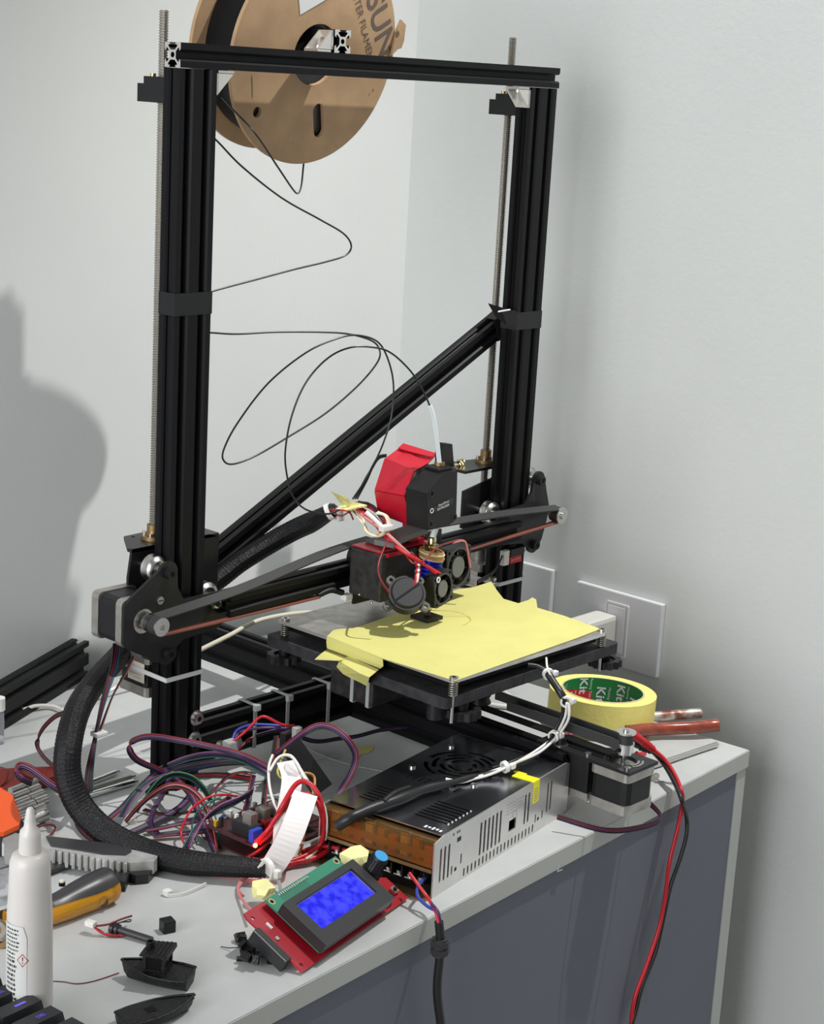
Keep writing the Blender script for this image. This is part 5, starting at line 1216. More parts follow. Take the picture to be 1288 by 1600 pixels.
# red panel
mb = MB(TMx); vs = []; N_ = 20; a0, a1 = math.radians(150), math.radians(235)
for i in range(N_ + 1):
    a = a0 + (a1 - a0) * i / N_
    for z_ in (4, 31 if i < 17 else 31): vs.append(((RI - .15) * math.cos(a), (RI - .15) * math.sin(a), z_))
mb.build
mb = MB(TMx); vs = []; N_ = 24; a0, a1 = math.radians(178), math.radians(50)
for i in range(N_ + 1):
    a = a0 + (a1 - a0) * i / N_; zt_ = 28 - 9 * (i / N_) ** 1.5
    for z_ in (3.4, zt_): vs.append(((RI - .15) * math.cos(a), (RI - .15) * math.sin(a), z_))
mb.add(vs, [(2 * i, 2 * i + 1, 2 * i + 3, 2 * i + 2) for i in range(N_)], 'core_red'); mb.build('red_print', cr)
mb = MB(TMx)
for k, (dg, z_) in enumerate(((8, 22), (38, 17), (66, 25), (92, 13), (116, 22), (142, 15), (-16, 14))):
    mb.text('Kit', None or (0, 0, 0), X, Y, 13, 'ink_white', bend=bendcore(math.radians(dg), z_), bold=.02)
    mb.text('Masking Tape', (0, 0, 0), X, Y, 3.6, 'ink_white', bend=bendcore(math.radians(dg - 13), z_ - 2))
mb.build('core_lettering', cr)
t = thing('glossy_rod', at(1080, 1140, 'z', 0), 'reddish brown glossy round handle poking out past the tape roll', 'rod')
mb = MB(); mb.tube(path((975, 1142, 'z', 12), (1030, 1139, 'z', 10), (1080, 1137, 'z', 11), (1110, 1134, 'z', 12), (1125, 1133, 'z', 13)), 6.4, 'copper', seg=20, sub=14, rs=lambda t: 6.6 * math.sqrt(max(0.02, 1 - max(0, (t - .95) / .05) ** 2))); mb.build('rod_body', t)
t = thing('flaking_rod', at(1070, 1115, 'z', 0), 'brown rod with flaking whitish skin, just behind the glossy brown one', 'rod')
mb = MB(); mb.tube(path((1000, 1121, 'z', 10), (1030, 1119, 'z', 10), (1070, 1116, 'z', 11), (1098, 1114, 'z', 12)), 5.2, 'copper_foil', seg=16, sub=12, rs=lambda t: 5.2 * math.sqrt(max(0.05, 1 - max(0, (t - .92) / .08) ** 2))); mb.build('rod_body', t)
mb = MB(); mb.tube(path((1121, 1163, 'z', 3.2), (1070, 1180, 'z', 3.2), (1012, 1200, 'z', 3.2)), 2.6, 'steel', seg=12, smooth_path=False); mb.build('steel_rod', None, 'thin silver rod lying on the desk right corner', 'rod')
mb = MB(); a = at(1022, 1217, 'z', 3); mb.cyl(a, a + Vector((9, 3, 0)), 3, 'motor_cap', seg=12); mb.tube(path((1024, 1220, 'z', 2), (1040, 1222, 'z', 1.5), (1060, 1224, 'z', 1.5)), .9, 'nylon_grey', seg=6); mb.build('jack_plug', None, 'small metal jack plug on the desk right of the bed motor', 'plug')
pl = thing('probe_leads', at(1060, 1250, 'z', 0), 'red and black test leads hanging over the front desk edge', 'cable')
wires(pl, 'lead', [
    ('wire_red', 2.1, ((1020, 1170, 'z', 26), (1040, 1188, 'z', 22), (1057, 1215, 'z', 14), (1066, 1240, 'z', 6), (1066, 1258, 'y', -304), (1058, 1300, 'y', -306), (1046, 1350, 'y', -308), (1040, 1400, 'y', -308), (1030, 1450, 'y', -308), (1010, 1510, 'y', -308), (992, 1560, 'y', -308), (986, 1610, 'y', -308), (984, 1700, 'y', -308))),
    ('wire_black', 2.1, ((1018, 1172, 'z', 20), (1038, 1195, 'z', 18), (1055, 1225, 'z', 12), (1066, 1252, 'z', 5), (1073, 1275, 'y', -306), (1073, 1305, 'y', -308), (1062, 1345, 'y', -308), (1048, 1385, 'y', -309), (1036, 1440, 'y', -309), (1024, 1490, 'y', -309), (1004, 1540, 'y', -309), (994, 1580, 'y', -309), (986, 1612, 'y', -309), (980, 1700, 'y', -309)))])
mb = MB(); q = path((985, 1145, 'z', 44), (1000, 1155, 'z', 38), (1022, 1172, 'z', 26)); mb.tube(q, 4, 'wire_red', seg=12, rs=lambda t: 5 - 2 * t)
for k in range(4): c = q[1].lerp(q[2], .3 + k * .18); d_ = (q[2] - q[1]).normalized(); mb.ring(c, d_, 4.6 - k * .3, 2, 1.2, 'wire_red', seg=14)
mb.build('red_grip', pl)
mb = MB(); q = path((984, 1158, 'z', 34), (1000, 1165, 'z', 28), (1020, 1174, 'z', 22)); mb.tube(q, 3.6, 'wire_black', seg=12, rs=lambda t: 4.4 - 1.6 * t)
for k in range(4): c = q[1].lerp(q[2], .1 + k * .22); d_ = (q[2] - q[1]).normalized(); mb.ring(c, d_, 4.6 - k * .3, 2, 1.2, 'wire_black', seg=14)
mb.build('black_grip', pl)
t = thing('red_clip', at(905, 1148, 'z', 0), 'small red and white alligator clip behind the bed motor bracket', 'clip')
mb = MB(); q = path((880, 1152, 'z', 58), (892, 1146, 'z', 62), (906, 1144, 'z', 60)); mb.tube(q, 3.2, 'wire_pink', seg=10, rs=lambda t: 4.2 - 2.4 * t); mb.box(q[0] - Vector((6, 5, 5)), q[0] + Vector((4, 3, 4)), 'nylon', bev=2); mb.build('clip_body', t)
mb = MB(); mb.tube(path((994, 1178, 'z', 12), (1000, 1180, 'z', 10), (1006, 1178, 'z', 8)), 3, 'wire_red', seg=10); mb.build('clip_cover', t)

# ================================================================= LEFT DESK CLUTTER
# leftover black profile against the wall
ax = thing('loose_profile', (20, 285, 0), 'short black grooved metal profile lying against the back wall', 'metal profile')
e1 = at(128, 1056, 'z', 0.4); e0 = at(0, 1120, 'z', 0.4)
dd = (e0 - e1); dd.z = 0; dd.normalize(); dd = Vector((-.907, -.42, 0)).normalized(); pp = Vector((-dd.y, dd.x, 0))
if pp.y < 0: pp = -pp
mb = MB(); extrusion(mb, e1 - pp * 8 + Vector((0, 0, .3)), pp, Z, 20, 40, dd * 420); mb.build('profile_body', ax)
# white cable along the wall
wc = thing('white_cable', at(60, 1107, 'z', 0), 'white cable running behind the left post and under the bed toward the wall', 'cable')
wires(wc, 'cord', [('wire_white', 1.9, ((-20, 1098, 'z', 12), (8, 1101, 'z', 10), (35, 1108, 'z', 6), (55, 1103, 'z', 6), (80, 1103, 'z', 4), (110, 1110, 'z', 4), (150, 1090, 'z', 4), (230, 1050, 'z', 20))),
    ('wire_cream', 2.3, ((300, 1022, 'y', 60), (320, 1012, 'y', 60), (360, 992, 'y', 70), (385, 978, 'y', 80), (410, 968, 'y', 90), (450, 960, 'y', 110), (490, 957, 'y', 130), (520, 960, 'y', 140)))])
kb = thing('keyboard', (-420, -330, 0), 'black keyboard with blue-lit legends at the lower left corner', 'keyboard')
ZK = 30
ka = at(40, 1557, 'z', ZK); kc = at(65, 1563, 'z', ZK); kn_ = at(98, 1581, 'z', ZK)
kpitch = (kn_ - kc); kpitch.z = 0; kd = kpitch.normalized(); kxx = Vector((kd.y, -kd.x, 0))
if kxx.x > 0: kxx = -kxx                                    # toward the keyboard body
kl = (kc - ka).length
mb = MB(); o = kc - kpitch * 2.6 - kxx * 6
mb.prism([(0, 0), (kpitch.length * 9, 0), (kpitch.length * 9, 150), (0, 150)], Vector((o.x, o.y, 2)), kd, kxx, Z * 14, 'bezel'); kbody = mb.build('keyboard_case', kb)
for j in range(-2, 4):
    for i, (off, wd) in enumerate(((0, 32), (37, 14), (56, 14))):
        c1 = kc + kpitch * j + kxx * off; c0 = c1 - kd * kl; c0.z = c1.z = ZK
        hi = [c0, c1, c1 + kxx * wd, c0 + kxx * wd]
        ce = sum(hi, Vector()) / 4
        lo = [ce + (p - ce) + (p - ce).normalized() * 2.6 - Z * 10 for p in hi]
        mb = MB(); mb.loft(lo, hi, 'key_black'); kk = mb.build('keycap', kb)
        if i == 0:
            mb = MB(); p = ce - kxx * 3 + Z * .1
            if j == 0: mb.prism([(-.9, -4.5), (.9, -4.5), (.9, 4.5), (-.9, 4.5)], p, kd, kxx, Z * .12, 'key_glow')
            else: mb.text('END' if j == 2 else 'DEL', p + Z * .1, -kxx, -kd if (-kxx).cross(-kd).z > 0 else kd, 4.2, 'key_glow', depth=.05)
            mb.build('legend', kk)
# ---- glue bottle
bc_ = at(46, 1600, 'z', 0); ax_ = Vector((0, 0, 1))
gb = thing('glue_bottle', bc_, 'milky white squeeze bottle with pointed nozzle and small printed label', 'bottle')
def zat(px, py): return at(px, py, 'y', bc_.y).z
zt = lambda py: at(48, py, 'y', bc_.y).z
prof = [(14.2, 0), (15.2, 2), (15.6, zt(1560)), (15.4, zt(1480)), (15.0, zt(1420)), (13.9, zt(1382)), (13.9, zt(1378)), (13.4, zt(1345)), (11.6, zt(1334)), (8, zt(1330))]
mb = MB(); mb.lathe(bc_, Z, prof, 'bottle', seg=48); bb = mb.build('bottle_body', gb)
mb = MB(); cx = at(48, 1300, 'y', bc_.y).x - bc_.x
mb.lathe(bc_, Z, [(7.6, zt(1331)), (7.4, zt(1322)), (7.0, zt(1305)), (6.6, zt(1297)), (4.2, zt(1291)), (3.6, zt(1280)), (2.6, zt(1266)), (1.8, zt(1262))], 'bottle', seg=32); mb.build('nozzle_cap', gb)
def onb(a, z, r=15.75): return Vector((bc_.x + r * math.cos(a), bc_.y + r * math.sin(a), z))
va = math.atan2(CAM.y - bc_.y, CAM.x - bc_.x)
# label: print on the left half as seen
mb = MB(); N_ = 16; vs = []
aL0, aL1 = va - 1.35, va - .12
for i in range(N_ + 1):
    a = aL0 + (aL1 - aL0) * i / N_
    for z_ in (4, zt(1432) - (0 if i < N_ - 2 else (i - N_ + 2) * 4)): vs.append(onb(a, z_, 15.7))
mb.add(vs, [(2 * i, 2 * i + 1, 2 * i + 3, 2 * i + 2) for i in range(N_)], 'bottle_label'); lab = mb.build('label', bb)
rn = random.Random(11); mb = MB()
def patch(a0, a1, z0, z1, m_): mb.add([onb(a0, z0), onb((a0 + a1) / 2, z0), onb(a1, z0), onb(a1, z1), onb((a0 + a1) / 2, z1), onb(a0, z1)], [(0, 1, 4, 5), (1, 2, 3, 4)], m_)
z_ = zt(1440)
k = 0
while z_ > 6:
    a = va - 1.2 + rn.uniform(0, .06); end = va - .52 - rn.uniform(0, .15) if k > 5 else va - .42 - .1 * rn.random()
    while a < end:
        w_ = rn.uniform(.05, .16); patch(a, min(a + w_, end), z_, z_ + (1.25 if k < 8 else 1.9), 'ink_black'); a += w_ + .035
    z_ -= 2.9 if k < 8 else 3.4; k += 1
mb.build('label_print', lab)
mb = MB(); zc = zt(1483); ac = va - .3
def dia(s, m_, r=15.85):
    return [Vector(p) for p in (onb(ac, zc + s, r), onb(ac + s / 15.8 * .8, zc, r), onb(ac, zc - s, r), onb(ac - s / 15.8 * .8, zc, r))]
o_, i_ = dia(5, ''), dia(4.1, '')
mb.add(o_ + i_, [(0, 1, 5, 4), (1, 2, 6, 5), (2, 3, 7, 6), (3, 0, 4, 7)], 'ink_red')
mb.add([onb(ac - .02, zc + 2.4, 15.9), onb(ac + .03, zc + 2.4, 15.9), onb(ac + .01, zc - .6, 15.9), onb(ac - .01, zc - .6, 15.9)], [(0, 1, 2, 3)], 'ink_black')
mb.add([onb(ac - .015, zc - 1.4, 15.9), onb(ac + .02, zc - 1.4, 15.9), onb(ac + .02, zc - 2.2, 15.9), onb(ac - .015, zc - 2.2, 15.9)], [(0, 1, 2, 3)], 'ink_black')
mb.build('hazard_sign', lab)

# ---- calibration cube, boats
def facing(px0, px1, z):
    a = at(*px0, 'z', z); b_ = at(*px1, 'z', z); d = b_ - a; d.z = 0; return a, d.length, d.normalized()
a, l_, d = facing((256, 1461), (275, 1457), 0)
e = Vector((-d.y, d.x, 0))
mb = MB(); 
R3 = Matrix(((d.x, e.x, 0), (d.y, e.y, 0), (0, 0, 1)))
mb = MB(Matrix.Translation(a) @ R3.to_4x4()); mb.box((0, 0, 0.1), (l_, l_, 9.6), 'print_black', bev=.7); mb.build('calibration_cube', None, 'small black printed cube standing on the bare desk', 'printed part')
def hull(nm, M_, L_, W_, Hh, label, cabin=True, hatch=False):
    t = nm
    mb = MB(M_); n = 15; secs = []
    for i in range(n):
        s_ = i / (n - 1); x = -L_ / 2 + L_ * s_
        wtop = W_ / 2 * (1 - max(0, (s_ - .35) / .65) ** 2.2) * (0.86 + .14 * min(1, s_ / .2)); wtop = max(wtop, .25)
        wb = wtop * (.62 - .25 * s_); zt_ = Hh * (.82 + .38 * s_ ** 2.2)
        secs.append([Vector((x + (3 * s_ ** 3), -wtop, zt_)), Vector((x + 1 * s_, -wtop * .95, Hh * .45)), Vector((x - 2 * s_, -wb, .2)), Vector((x - 2 * s_, wb, .2)), Vector((x + 1 * s_, wtop * .95, Hh * .45)), Vector((x + (3 * s_ ** 3), wtop, zt_))])
    for i in range(n - 1): mb.loft(secs[i], secs[i + 1], 'print_black', caps=(i in (0, n - 2)))
    # rail
    for side in (0, 5):
        mb.tube([s_[side] + Vector((0, 0, .4)) for s_ in secs], 1.0, 'print_black', seg=6)
    mb.tube([secs[0][0] + Z * .4, secs[0][5] + Z * .4], 1.0, 'print_black', seg=6, smooth_path=False)
    h_ = mb.build('hull', t)
    if hatch:
        mb = MB(M_); mb.box((-8, -3.4, Hh * .9 - .2), (-1, 3.4, Hh * .9 + 1.0), 'slot_black'); mb.build('hatch', t)
        mb = MB(M_); pts_ = [(s_[5].x, s_[5].y) for s_ in secs] + [(s_[0].x, s_[0].y) for s_ in secs[::-1]]
        mb.prism(pts_, (0, 0, Hh * .9), X, Y, Z * .8, 'print_black'); mb.build('deck', t)
    if cabin:
        mb = MB(M_); mb.prism([(s_[5].x, s_[5].y * .95) for s_ in secs[:11]] + [(s_[0].x, s_[0].y * .95) for s_ in secs[:11][::-1]], (0, 0, Hh * .5), X, Y, Z * 1, 'print_black')
        mb.build('deck', t)
        mb = MB(M_)
        x0, x1, y0 = -8, 8, W_ * .33; z0, z1 = Hh * .55, Hh + 13
        mb.box((x0, -y0, z0), (x1, y0, Hh + 3), 'print_black')
        for (a_, b_) in ((x0, -y0), (x0, y0 - 2), (x1 - 2, -y0), (x1 - 2, y0 - 2)): mb.box((a_, b_, Hh), (a_ + 2.4, b_ + 2.4, z1), 'print_black')
        mb.box((x0 + 1, -y0 + .6, Hh), (x1 - 1, y0 - .6, z1), 'slot_black'); cb_ = mb.build('cabin', t)
        mb = MB(M_); mb.prism([(x0 - 2.5, z1), (x1 + 2.5, z1), (x1 + 2.2, z1 + 1.6), (x0 - 2.2, z1 + 3)], (0, -y0 - 2, 0), X, Z, Y * (2 * y0 + 4), 'print_black')
        for k in range(5): mb.box((x0 + 1 + k * 3.2, -y0 - 1.6, z1 + 1.6), (x0 + 2.1 + k * 3.2, y0 + 1.6, z1 + 3.4 - k * .25), 'print_black')
        mb.build('roof', t)
        mb = MB(M_); mb.ring((x1 - 2, 0, z1 + 1.5), Z, 3.2, 1.9, 5.5, 'print_black', seg=20); mb.build('chimney', t)
bA_ = at(196, 1503, 'z', 12); bB_ = at(298, 1530, 'z', 6); dv = (bA_ - bB_); dv.z = 0
L1 = dv.length; dv.normalize(); ev = Vector((-dv.y, dv.x, 0)); ce = (bA_ + bB_) / 2
B1 = Matrix(((dv.x, ev.x, 0, ce.x), (dv.y, ev.y, 0, ce.y), (0, 0, 1, 0.1), (0, 0, 0, 1)))
t = thing('toy_boat', (ce.x, ce.y, 0), 'black printed toy tugboat with cabin and chimney, behind the flat boat', 'toy boat')
hull(t, B1, L1, 27, 11, '', True)
bA_ = at(298, 1560, 'z', 9); bB_ = at(190, 1590, 'z', 9); dv = (bA_ - bB_); dv.z = 0
L2 = dv.length; dv.normalize(); ev = Vector((-dv.y, dv.x, 0)); ce = (bA_ + bB_) / 2
B2 = Matrix(((dv.x, ev.x, 0, ce.x), (dv.y, ev.y, 0, ce.y), (0, 0, 1, 0.1), (0, 0, 0, 1)))
t = thing('toy_boat', (ce.x, ce.y, 0), 'flat black printed boat hull without a cabin, with a square hatch', 'toy boat')
hull(t, B2, L2, 24, 9, '', False, True)
# ---- bolt with wires
bt = thing('bolt_with_wires', at(205, 1458, 'z', 0), 'dark bolt with red wires and white connector lying on the desk', 'bolt')
a = at(178, 1450, 'z', 4); b_ = at(237, 1469, 'z', 3)
mb = MB(); mb.tube([a, b_], 2.7, 'rubber_dark', seg=14, smooth_path=False); d_ = (b_ - a).normalized(); mb.cyl(a - d_ * 2, a + d_ * 1, 4.6, 'rubber_dark', seg=18); mb.ring(a + d_ * 2, d_, 4, 2.6, 2.5, 'rubber_dark', seg=18); mb.build('bolt_body', bt)
mb = MB(); c = at(142, 1443, 'z', 8); u2 = (at(150, 1446, 'z', 8) - at(134, 1441, 'z', 8)).normalized(); R3 = Matrix.Rotation(math.atan2(u2.y, u2.x), 3, 'Z'); mb.box(c - Vector((4, 2.6, 2)), c + Vector((4, 2.6, 2)), 'wire_white', bev=.5, R=R3); mb.build('connector', bt)
wires(bt, 'wire', [('wire_dkred', .8, ((150, 1447, 'z', 8), (170, 1444, 'z', 9), (190, 1436, 'z', 9), (206, 1431, 'z', 8))),
    ('wire_red', .9, ((148, 1449, 'z', 7), (160, 1458, 'z', 3), (175, 1462, 'z', 1.5), (192, 1462, 'z', 1.5))),
    ('wire_dkred', .8, ((148, 1450, 'z', 6), (158, 1455, 'z', 3), (168, 1462, 'z', 1.5), (186, 1463, 'z', 1.5))),
    ('wire_black', .5, ((176, 1446, 'z', 9), (190, 1441, 'z', 9), (203, 1440, 'z', 9), (204, 1437, 'z', 9), (198, 1438, 'z', 9), (180, 1444, 'z', 9)))])
mb = MB(); mb.tube(path((82, 1533, 'z', .5), (100, 1534, 'z', .5), (122, 1537, 'z', .5), (150, 1532, 'z', .5), (186, 1520, 'z', .8)), .4, 'wire_dkred', seg=5); mb.build('hair_wire', None, 'hair-thin dark wire lying right of the white bottle', 'wire')
# ---- utility knife
uk = thing('utility_knife', at(160, 1340, 'z', 0), 'grey ribbed utility knife with dark top, beneath the braided sleeve curve', 'knife')
ZU = 16
topo = [(78, 1306), (100, 1309), (140, 1314), (180, 1319), (215, 1321), (236, 1323), (246, 1330), (246, 1340), (240, 1346), (205, 1348), (160, 1342), (120, 1334), (85, 1328), (40, 1322), (3, 1318), (5, 1306), (40, 1300)]
P = [at(*q, 'z', ZU) for q in topo]
mb = MB(); mb.prism([(p.x, p.y) for p in P], (0, 0, 5), X, Y, Z * (ZU - 5), 'knife_silver'); kb_ = mb.build('knife_body', uk)
ins = [(72, 1308), (100, 1311), (150, 1317), (195, 1322), (206, 1326), (205, 1332), (196, 1337), (160, 1336), (120, 1329), (80, 1323)]
P = [at(*q, 'z', ZU) for q in ins]; mb = MB(); mb.prism([(p.x, p.y) for p in P], (0, 0, ZU), X, Y, Z * 1.2, 'rubber_dark'); mb.build('grip_inlay', kb_)
for k in range(12):
    x = 84 + k * 10.2; y = 1329 + k * 1.75
    mb = MB(); c = at(x, y, 'z', ZU + .2); c2 = at(x, y + 24, 'z', 4)
    f_ = Vector((c.x, c.y, 4)) 
    n_ = Vector((.35, -.94, 0)); 
    mb.box(Vector((-1.4, -1.8, 0)), Vector((1.4, 1.4, ZU - 3.2)), 'knife_silver', bev=.8)
    ang_ = math.radians(-38)
    Rz = Matrix.Rotation(ang_, 3, 'Z'); mb.v = [Rz @ p + Vector((c.x, c.y, 3.6)) for p in mb.v]
    mb.build('rib', kb_)
mb = MB(); P = [at(*q, 'z', 5) for q in ((205, 1352), (240, 1347), (246, 1340), (243, 1360), (232, 1372), (212, 1374), (202, 1370), (196, 1385), (185, 1382), (180, 1365))]; mb.prism([(p.x, p.y) for p in P], (0, 0, .6), X, Y, Z * 8, 'bezel'); mb.build('knife_end', uk)
mb = MB(); mb.box((-1, 0, 0), (1, 1, 1), 'knife_grey') if False else mb.prism([(p.x, p.y) for p in [at(*q, 'z', 18) for q in ((3, 1300), (22, 1298), (38, 1306), (36, 1326), (8, 1322))]], (0, 0, 2), X, Y, Z * 15, 'knife_grey'); mb.build('slider_block', uk)
# ---- screwdriver
sd = thing('screwdriver', at(120, 1410, 'z', 0), 'amber and black screwdriver handle lying behind the white bottle', 'screwdriver')
a = at(176, 1380, 'z', 13); b_ = at(78, 1424, 'z', 11); c_ = at(10, 1442, 'z', 9); dl_ = (b_ - a)
mb = MB()
def rsd(t): return 2 + 12.2 * min(1, (t / .06)) ** .5 * (1 - .30 * max(0, min(1, (t - .22) / .45))) if t < .7 else 10 - 1.5 * (t - .7)
mb.tube([a, a.lerp(b_, .5), b_, c_], 12, 'amber', seg=24, sub=12, rs=rsd); hb = mb.build('handle', sd)
mb = MB(); P = spline([a, a.lerp(b_, .5), b_, c_], 12); n = len(P); vs = []; nseg = 10
ax2 = (b_ - a).normalized(); u = Vector((0, 0, 1)); w = ax2.cross(u).normalized(); u = w.cross(ax2)
for i in range(n):
    r_ = rsd(i / (n - 1)) + .7
    for k in range(nseg + 1):
        an = math.radians(-20 + 168 * k / nseg + 10 * math.sin(i / n * 7)); vs.append(P[i] + (u * math.sin(an) + w * math.cos(an) * (1 if w.y < 0 else -1) * -1) * r_)
mb.add(vs, [(i * (nseg + 1) + k, (i + 1) * (nseg + 1) + k, (i + 1) * (nseg + 1) + k + 1, i * (nseg + 1) + k + 1) for i in range(1, n - 1) for k in range(nseg)], 'rubber_dark', True)
mb.build('rubber_grip', hb)
mb = MB(); c = at(160, 1408, 'z', 8); mb.ring(c, Vector((-.6, -.7, .3)), 4.6, 2.6, 2.5, 'rubber_dark', seg=20); mb.build('lanyard_hole', hb)
mb = MB(); q = [at(0, 1380, 'z', 6), at(30, 1376, 'z', 6)]; mb.box(at(-20, 1400, 'z', 3), at(-20, 1400, 'z', 3) + Vector((95, 30, 3)), 'rubber_dark', bev=1) ; mb.build('dark_case', None, 'dark flat case under the screwdriver behind the white bottle', 'case')
mb = MB(); c = at(97, 1378, 'z', 12); mb.cyl(c - Vector((0, 0, 3)), c, 2.6, 'slot_black', seg=12); mb.sphere(c + Vector((0, 0, .6)), 2.6, 'label_cream', seg=10, sc=(1, 1, .7)); mb.build('toggle_button', None, 'tiny cream button between the knife and the screwdriver', 'button')
mb = MB(); c = at(2, 1462, 'z', 7); mb.ring(c, Vector((-.6, -.7, .2)), 8, 4, 6, 'brass_dull', seg=28); mb.ring(c + Vector((0, 4, 5)), Vector((-.6, -.7, .2)), 6.5, 3.4, 8, 'motor_cap', seg=24); mb.build('metal_collar', None, 'brass and steel collar at the left frame edge beside the bottle', 'collar')
crumple('clear_bag', at(2, 1378, 'z', 14), 16, 21, 'crumpled clear plastic bag at the left frame edge', 'clear_plastic', (1, 1, .7)).__setitem__('category', 'bag')
# ---- socket set: orange grip plate with chrome sockets
ss = thing('socket_set', at(40, 1250, 'z', 0), 'chrome sockets held in a bright orange hexagonal holder', 'tool')
P0 = [at(*q, 'z', 22) for q in ((-14, 1240), (22, 1246), (34, 1286), (22, 1298), (-14, 1306), (-34, 1270))]
cc = sum(P0, Vector()) / len(P0)
# holder: hexagonal block whose axis follows the sockets
sdv = (at(84, 1250, 'z', 12) - at(30, 1272, 'z', 12)).normalized()
su = Vector((-sdv.y, sdv.x, 0))
o = at(26, 1266, 'z', 16)
HX = [(-26, -15), (14, -15), (20, -8), (20, 8), (10, 16), (-26, 16)]
mb = MB()
HXP = [(-34, -14.5), (13, -14.5), (19, -9), (24, 12), (14, 17), (-34, 15)]
mb.prism([(p[0], p[1]) for p in HXP], o - sdv * 26, su, Z, sdv * 26, 'orange_plastic') if False else None
hexo = [at(*q, 'z', 20) for q in ((-30, 1232), (2, 1234), (20, 1246), (33, 1280), (30, 1292), (6, 1303), (-30, 1306))]
mb.prism([(p.x, p.y) for p in hexo], (0, 0, 2), X, Y, Z * 20, 'orange_plastic'); hol = mb.build('orange_holder', ss)
mb = MB(); h2 = [cc0 + (cc0 - cc).normalized() * 1.2 for cc0 in hexo]; mb.prism([(p.x, p.y) for p in h2], (0, 0, 1), X, Y, Z * 17, 'rubber_dark'); mb.build('dark_rim', hol)
sa0 = at(30, 1288, 'z', 7); sa1 = at(16, 1236, 'z', 13); sdir = (at(90, 1264, 'z', 7) - sa0).normalized()
for k in range(6):
    a = sa0.lerp(sa1, k / 5); r_ = (6.2, 4.0, 4.4, 3.8, 3.6, 3.2)[k]; l1 = (12, 17, 20, 16, 18, 15)[k]; l2 = (16, 12, 14, 16, 12, 14)[k]
    m1 = a + sdir * l1
    mb = MB(); mb.cyl(a, m1, r_, 'steel', seg=28); mb.cyl(m1, m1 + sdir * 1.2, r_ * .8, 'motor_cap', seg=20); mb.cyl(m1 + sdir * 1.2, m1 + sdir * (1.2 + l2), r_ * 1.04, 'steel', seg=28); mb.cyl(m1 + sdir * (1.2 + l2), m1 + sdir * (1.3 + l2), r_ * .6, 'slot_black', seg=6); mb.build('socket', ss)
mb = MB(); q = [sa0 - sdir * 2 - Z * 4, sa1 - sdir * 2 - Z * 6, sa1 + sdir * 34 - Z * 6, sa0 + sdir * 30 - Z * 4]; mb.loft([Vector((p.x, p.y, .6)) for p in q], [Vector((p.x, p.y, 2.5)) for p in q], 'rubber_dark'); mb.build('socket_rail', ss)
mb = MB(); P = [at(*q, 'z', 8) for q in ((-30, 1205), (30, 1200), (88, 1198), (90, 1212), (60, 1222), (16, 1238), (-30, 1232))]; mb.prism([(p.x, p.y) for p in P], (0, 0, .5), X, Y, Z * 8, 'red_dark'); mb.build('red_tray', None, 'dark red plastic tray behind the chrome sockets', 'tray')
cable('case_lanyard', 'thin red cord looped round the orange holder and bottle nozzle', 'cord', at(40, 1310, 'z', 0), [('wire_dkred', 1.0, ((-10, 1310, 'z', 2), (20, 1302, 'z', 2), (50, 1296, 'z', 4), (72, 1288, 'z', 6), (86, 1292, 'z', 4), (80, 1304, 'z', 2), (66, 1310, 'z', 2))), ('wire_dkred', .9, ((-8, 1200, 'z', 16), (4, 1200, 'z', 16), (12, 1206, 'z', 14), (8, 1222, 'z', 10), (-4, 1232, 'z', 8)))])
for k, (p0, p1) in enumerate((((142, 1222), (180, 1207)), ((146, 1232), (204, 1214)), ((148, 1240), (208, 1222)))):
    mb = MB(); a = at(*p0, 'z', 3); b_ = at(*p1, 'z', 3); d_ = (b_ - a).normalized(); mb.cyl(a - d_ * 12, b_, 2.4 + k * .3, 'chrome' if k != 1 else 'motor_cap', seg=14); mb.cyl(b_, b_ + d_ * 5, 1.3, 'steel', seg=10)
    mb.build('drill_bit', None, ('shortest silver bit right of the braided sleeve', 'middle silver bit right of the braided sleeve', 'front silver bit right of the braided sleeve')[k], 'drill bit', 'silver bits beside the sleeve')
mb = MB(); c = at(208, 1283, 'z', 2); mb.cyl(c - Z * 2, c + Z * 2, 3.4, 'label_cream', seg=14); mb.sphere(c + Z * 2, 3, 'nylon', seg=10, sc=(1, 1, .5)); mb.build('plastic_cap', None, 'tiny cream cap on the desk under the tangled ribbon cables', 'cap')
mb = MB(); mb.strip(path((262, 1400, 'z', 1.5), (290, 1396, 'z', 1.5), (322, 1381, 'z', 2)), Z, 2.6, 1, 'nylon', smooth_path=True); mb.box(at(262, 1399, 'z', 0.2) - Vector((3, 3, 0)), at(262, 1399, 'z', 0.2) + Vector((3, 3, 5)), 'nylon', bev=1); mb.build('loose_cable_tie', None, 'loose white cable tie on the desk below the sleeve', 'cable tie')
mb = MB(); c = at(2, 1160, 'z', 0); mb.cyl((c.x - 4, c.y, .2), (c.x - 4, c.y, 34), 6, 'clear_plastic', seg=20); mb.cyl((c.x - 4, c.y, 34), (c.x - 4, c.y, 46), 7, 'nylon', seg=20); mb.build('capped_vial', None, 'small clear vial with white cap at the left frame edge', 'vial')
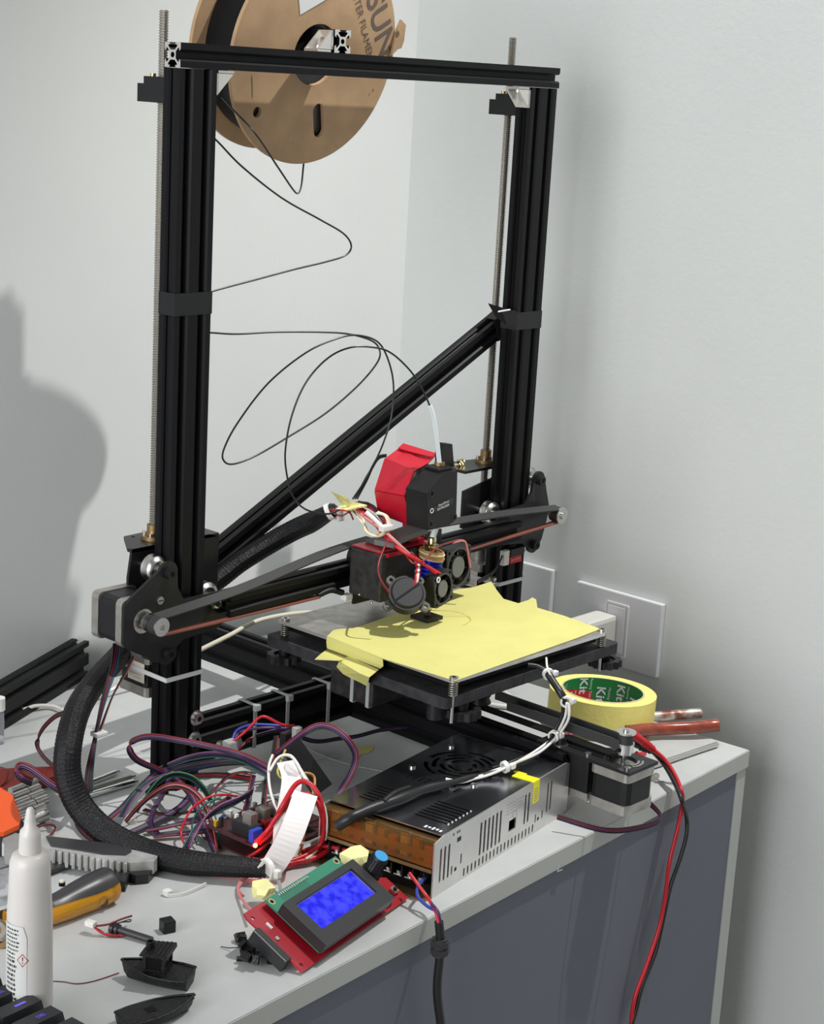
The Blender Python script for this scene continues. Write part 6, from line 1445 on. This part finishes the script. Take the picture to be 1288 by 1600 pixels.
# black crumpled clip by the display
cl = thing('scrap_print', at(395, 1490, 'z', 0), 'jagged black lump of failed print at the display board left end', 'printed part')
rn = random.Random(2)
mb = MB()
for k in range(26):
    c = at(rn.uniform(374, 425), rn.uniform(1458, 1500), 'z', rn.uniform(3, 9)); s_ = Vector((rn.uniform(1.5, 5), rn.uniform(1.2, 4), rn.uniform(1, 3.5)))
    mb.box(c - s_, c + s_, 'print_black', R=Matrix.Rotation(rn.uniform(0, 3), 3, 'Z') @ Matrix.Rotation(rn.uniform(-.7, .7), 3, 'X'))
mb.tube(path((345, 1479, 'z', 1), (358, 1481, 'z', 2), (374, 1480, 'z', 6)), .4, 'print_black', seg=5)
mb.build('scrap_body', cl)
mb = MB(); q = [at(*p_, 'z', .5) for p_ in ((560, 1185), (566, 1178), (576, 1176), (583, 1172), (584, 1166), (572, 1164), (562, 1168))]; mb.prism([(p.x, p.y) for p in q], (0, 0, .3), X, Y, Z * .4, 'masking'); mb.build('tape_scrap', None, 'small scrap of yellow tape on the shaded desk behind power supply', 'tape')
cable('loose_ties', 'pale straight cable tie ends lying crossed on the shaded desk', 'cable tie', at(520, 1190, 'z', 0), [('nylon_grey', .9, ((481, 1170, 'z', 1.4), (530, 1190, 'z', 1.4), (600, 1206, 'z', 1.4))), ('nylon_grey', .9, ((486, 1187, 'z', 1.2), (510, 1184, 'z', 1.2), (530, 1182, 'z', 1.2)))])

# ================================================================= LIGHT AND CAMERA
sc_ = bpy.context.scene
def area(name, loc, target, size, energy, col=(1, 1, 1), shape='DISK'):
    l = bpy.data.lights.new(name, 'AREA'); l.shape = shape; l.size = size; l.energy = energy; l.color = col
    o = bpy.data.objects.new(name, l); o.location = Vector(loc) * S
    o.rotation_euler = (Vector(target) - Vector(loc)).to_track_quat('-Z', 'Y').to_euler(); COL.objects.link(o); return o
def spotl(name, loc, r, energy, col=(1, 1, 1)):
    l = bpy.data.lights.new(name, 'POINT'); l.energy = energy; l.color = col; l.shadow_soft_size = r
    o = bpy.data.objects.new(name, l); o.location = Vector(loc) * S; COL.objects.link(o); return o
l = bpy.data.lights.new('ceiling_downlight', 'SPOT'); l.energy = 150; l.color = (1, .99, .97); l.shadow_soft_size = .012
l.spot_size = math.radians(60); l.spot_blend = 1.0
lo = bpy.data.objects.new('ceiling_downlight', l); LP_ = Vector((592, -545, 1850)); lo.location = LP_ * S
lo.rotation_euler = (Vector((450, -10, 0)) - LP_).to_track_quat('-Z', 'Y').to_euler(); COL.objects.link(lo)
area('left_fill_light', (-2350, -560, 850), (600, -100, 350), 1.7, 64, (.97, .985, 1), 'SQUARE')  # fill light added out of view at the left to brighten the right wall
w = bpy.data.worlds.new('room_light'); sc_.world = w; w.use_nodes = True
w.node_tree.nodes['Background'].inputs['Color'].default_value = (0.93, 0.96, 1.0, 1); w.node_tree.nodes['Background'].inputs['Strength'].default_value = .19
cd = bpy.data.cameras.new('camera'); cam = bpy.data.objects.new('camera', cd); COL.objects.link(cam); sc_.camera = cam
Rm = Matrix(RR)                                            # rows: right, down, forward
cam.matrix_world = Matrix.Translation(CAM * S) @ Matrix((Rm[0], -Rm[1], -Rm[2])).transposed().to_4x4()
cd.sensor_fit = 'VERTICAL'; cd.sensor_height = 36; cd.lens = FPX * 36 / 1600; cd.clip_start = .05
vs_ = sc_.view_settings; vs_.view_transform = 'Standard'; vs_.look = 'None'; vs_.gamma = 1; vs_.use_curve_mapping = False; vs_.exposure = 0.0
for o in TMP:
    if '_o' in o: del o['_o']
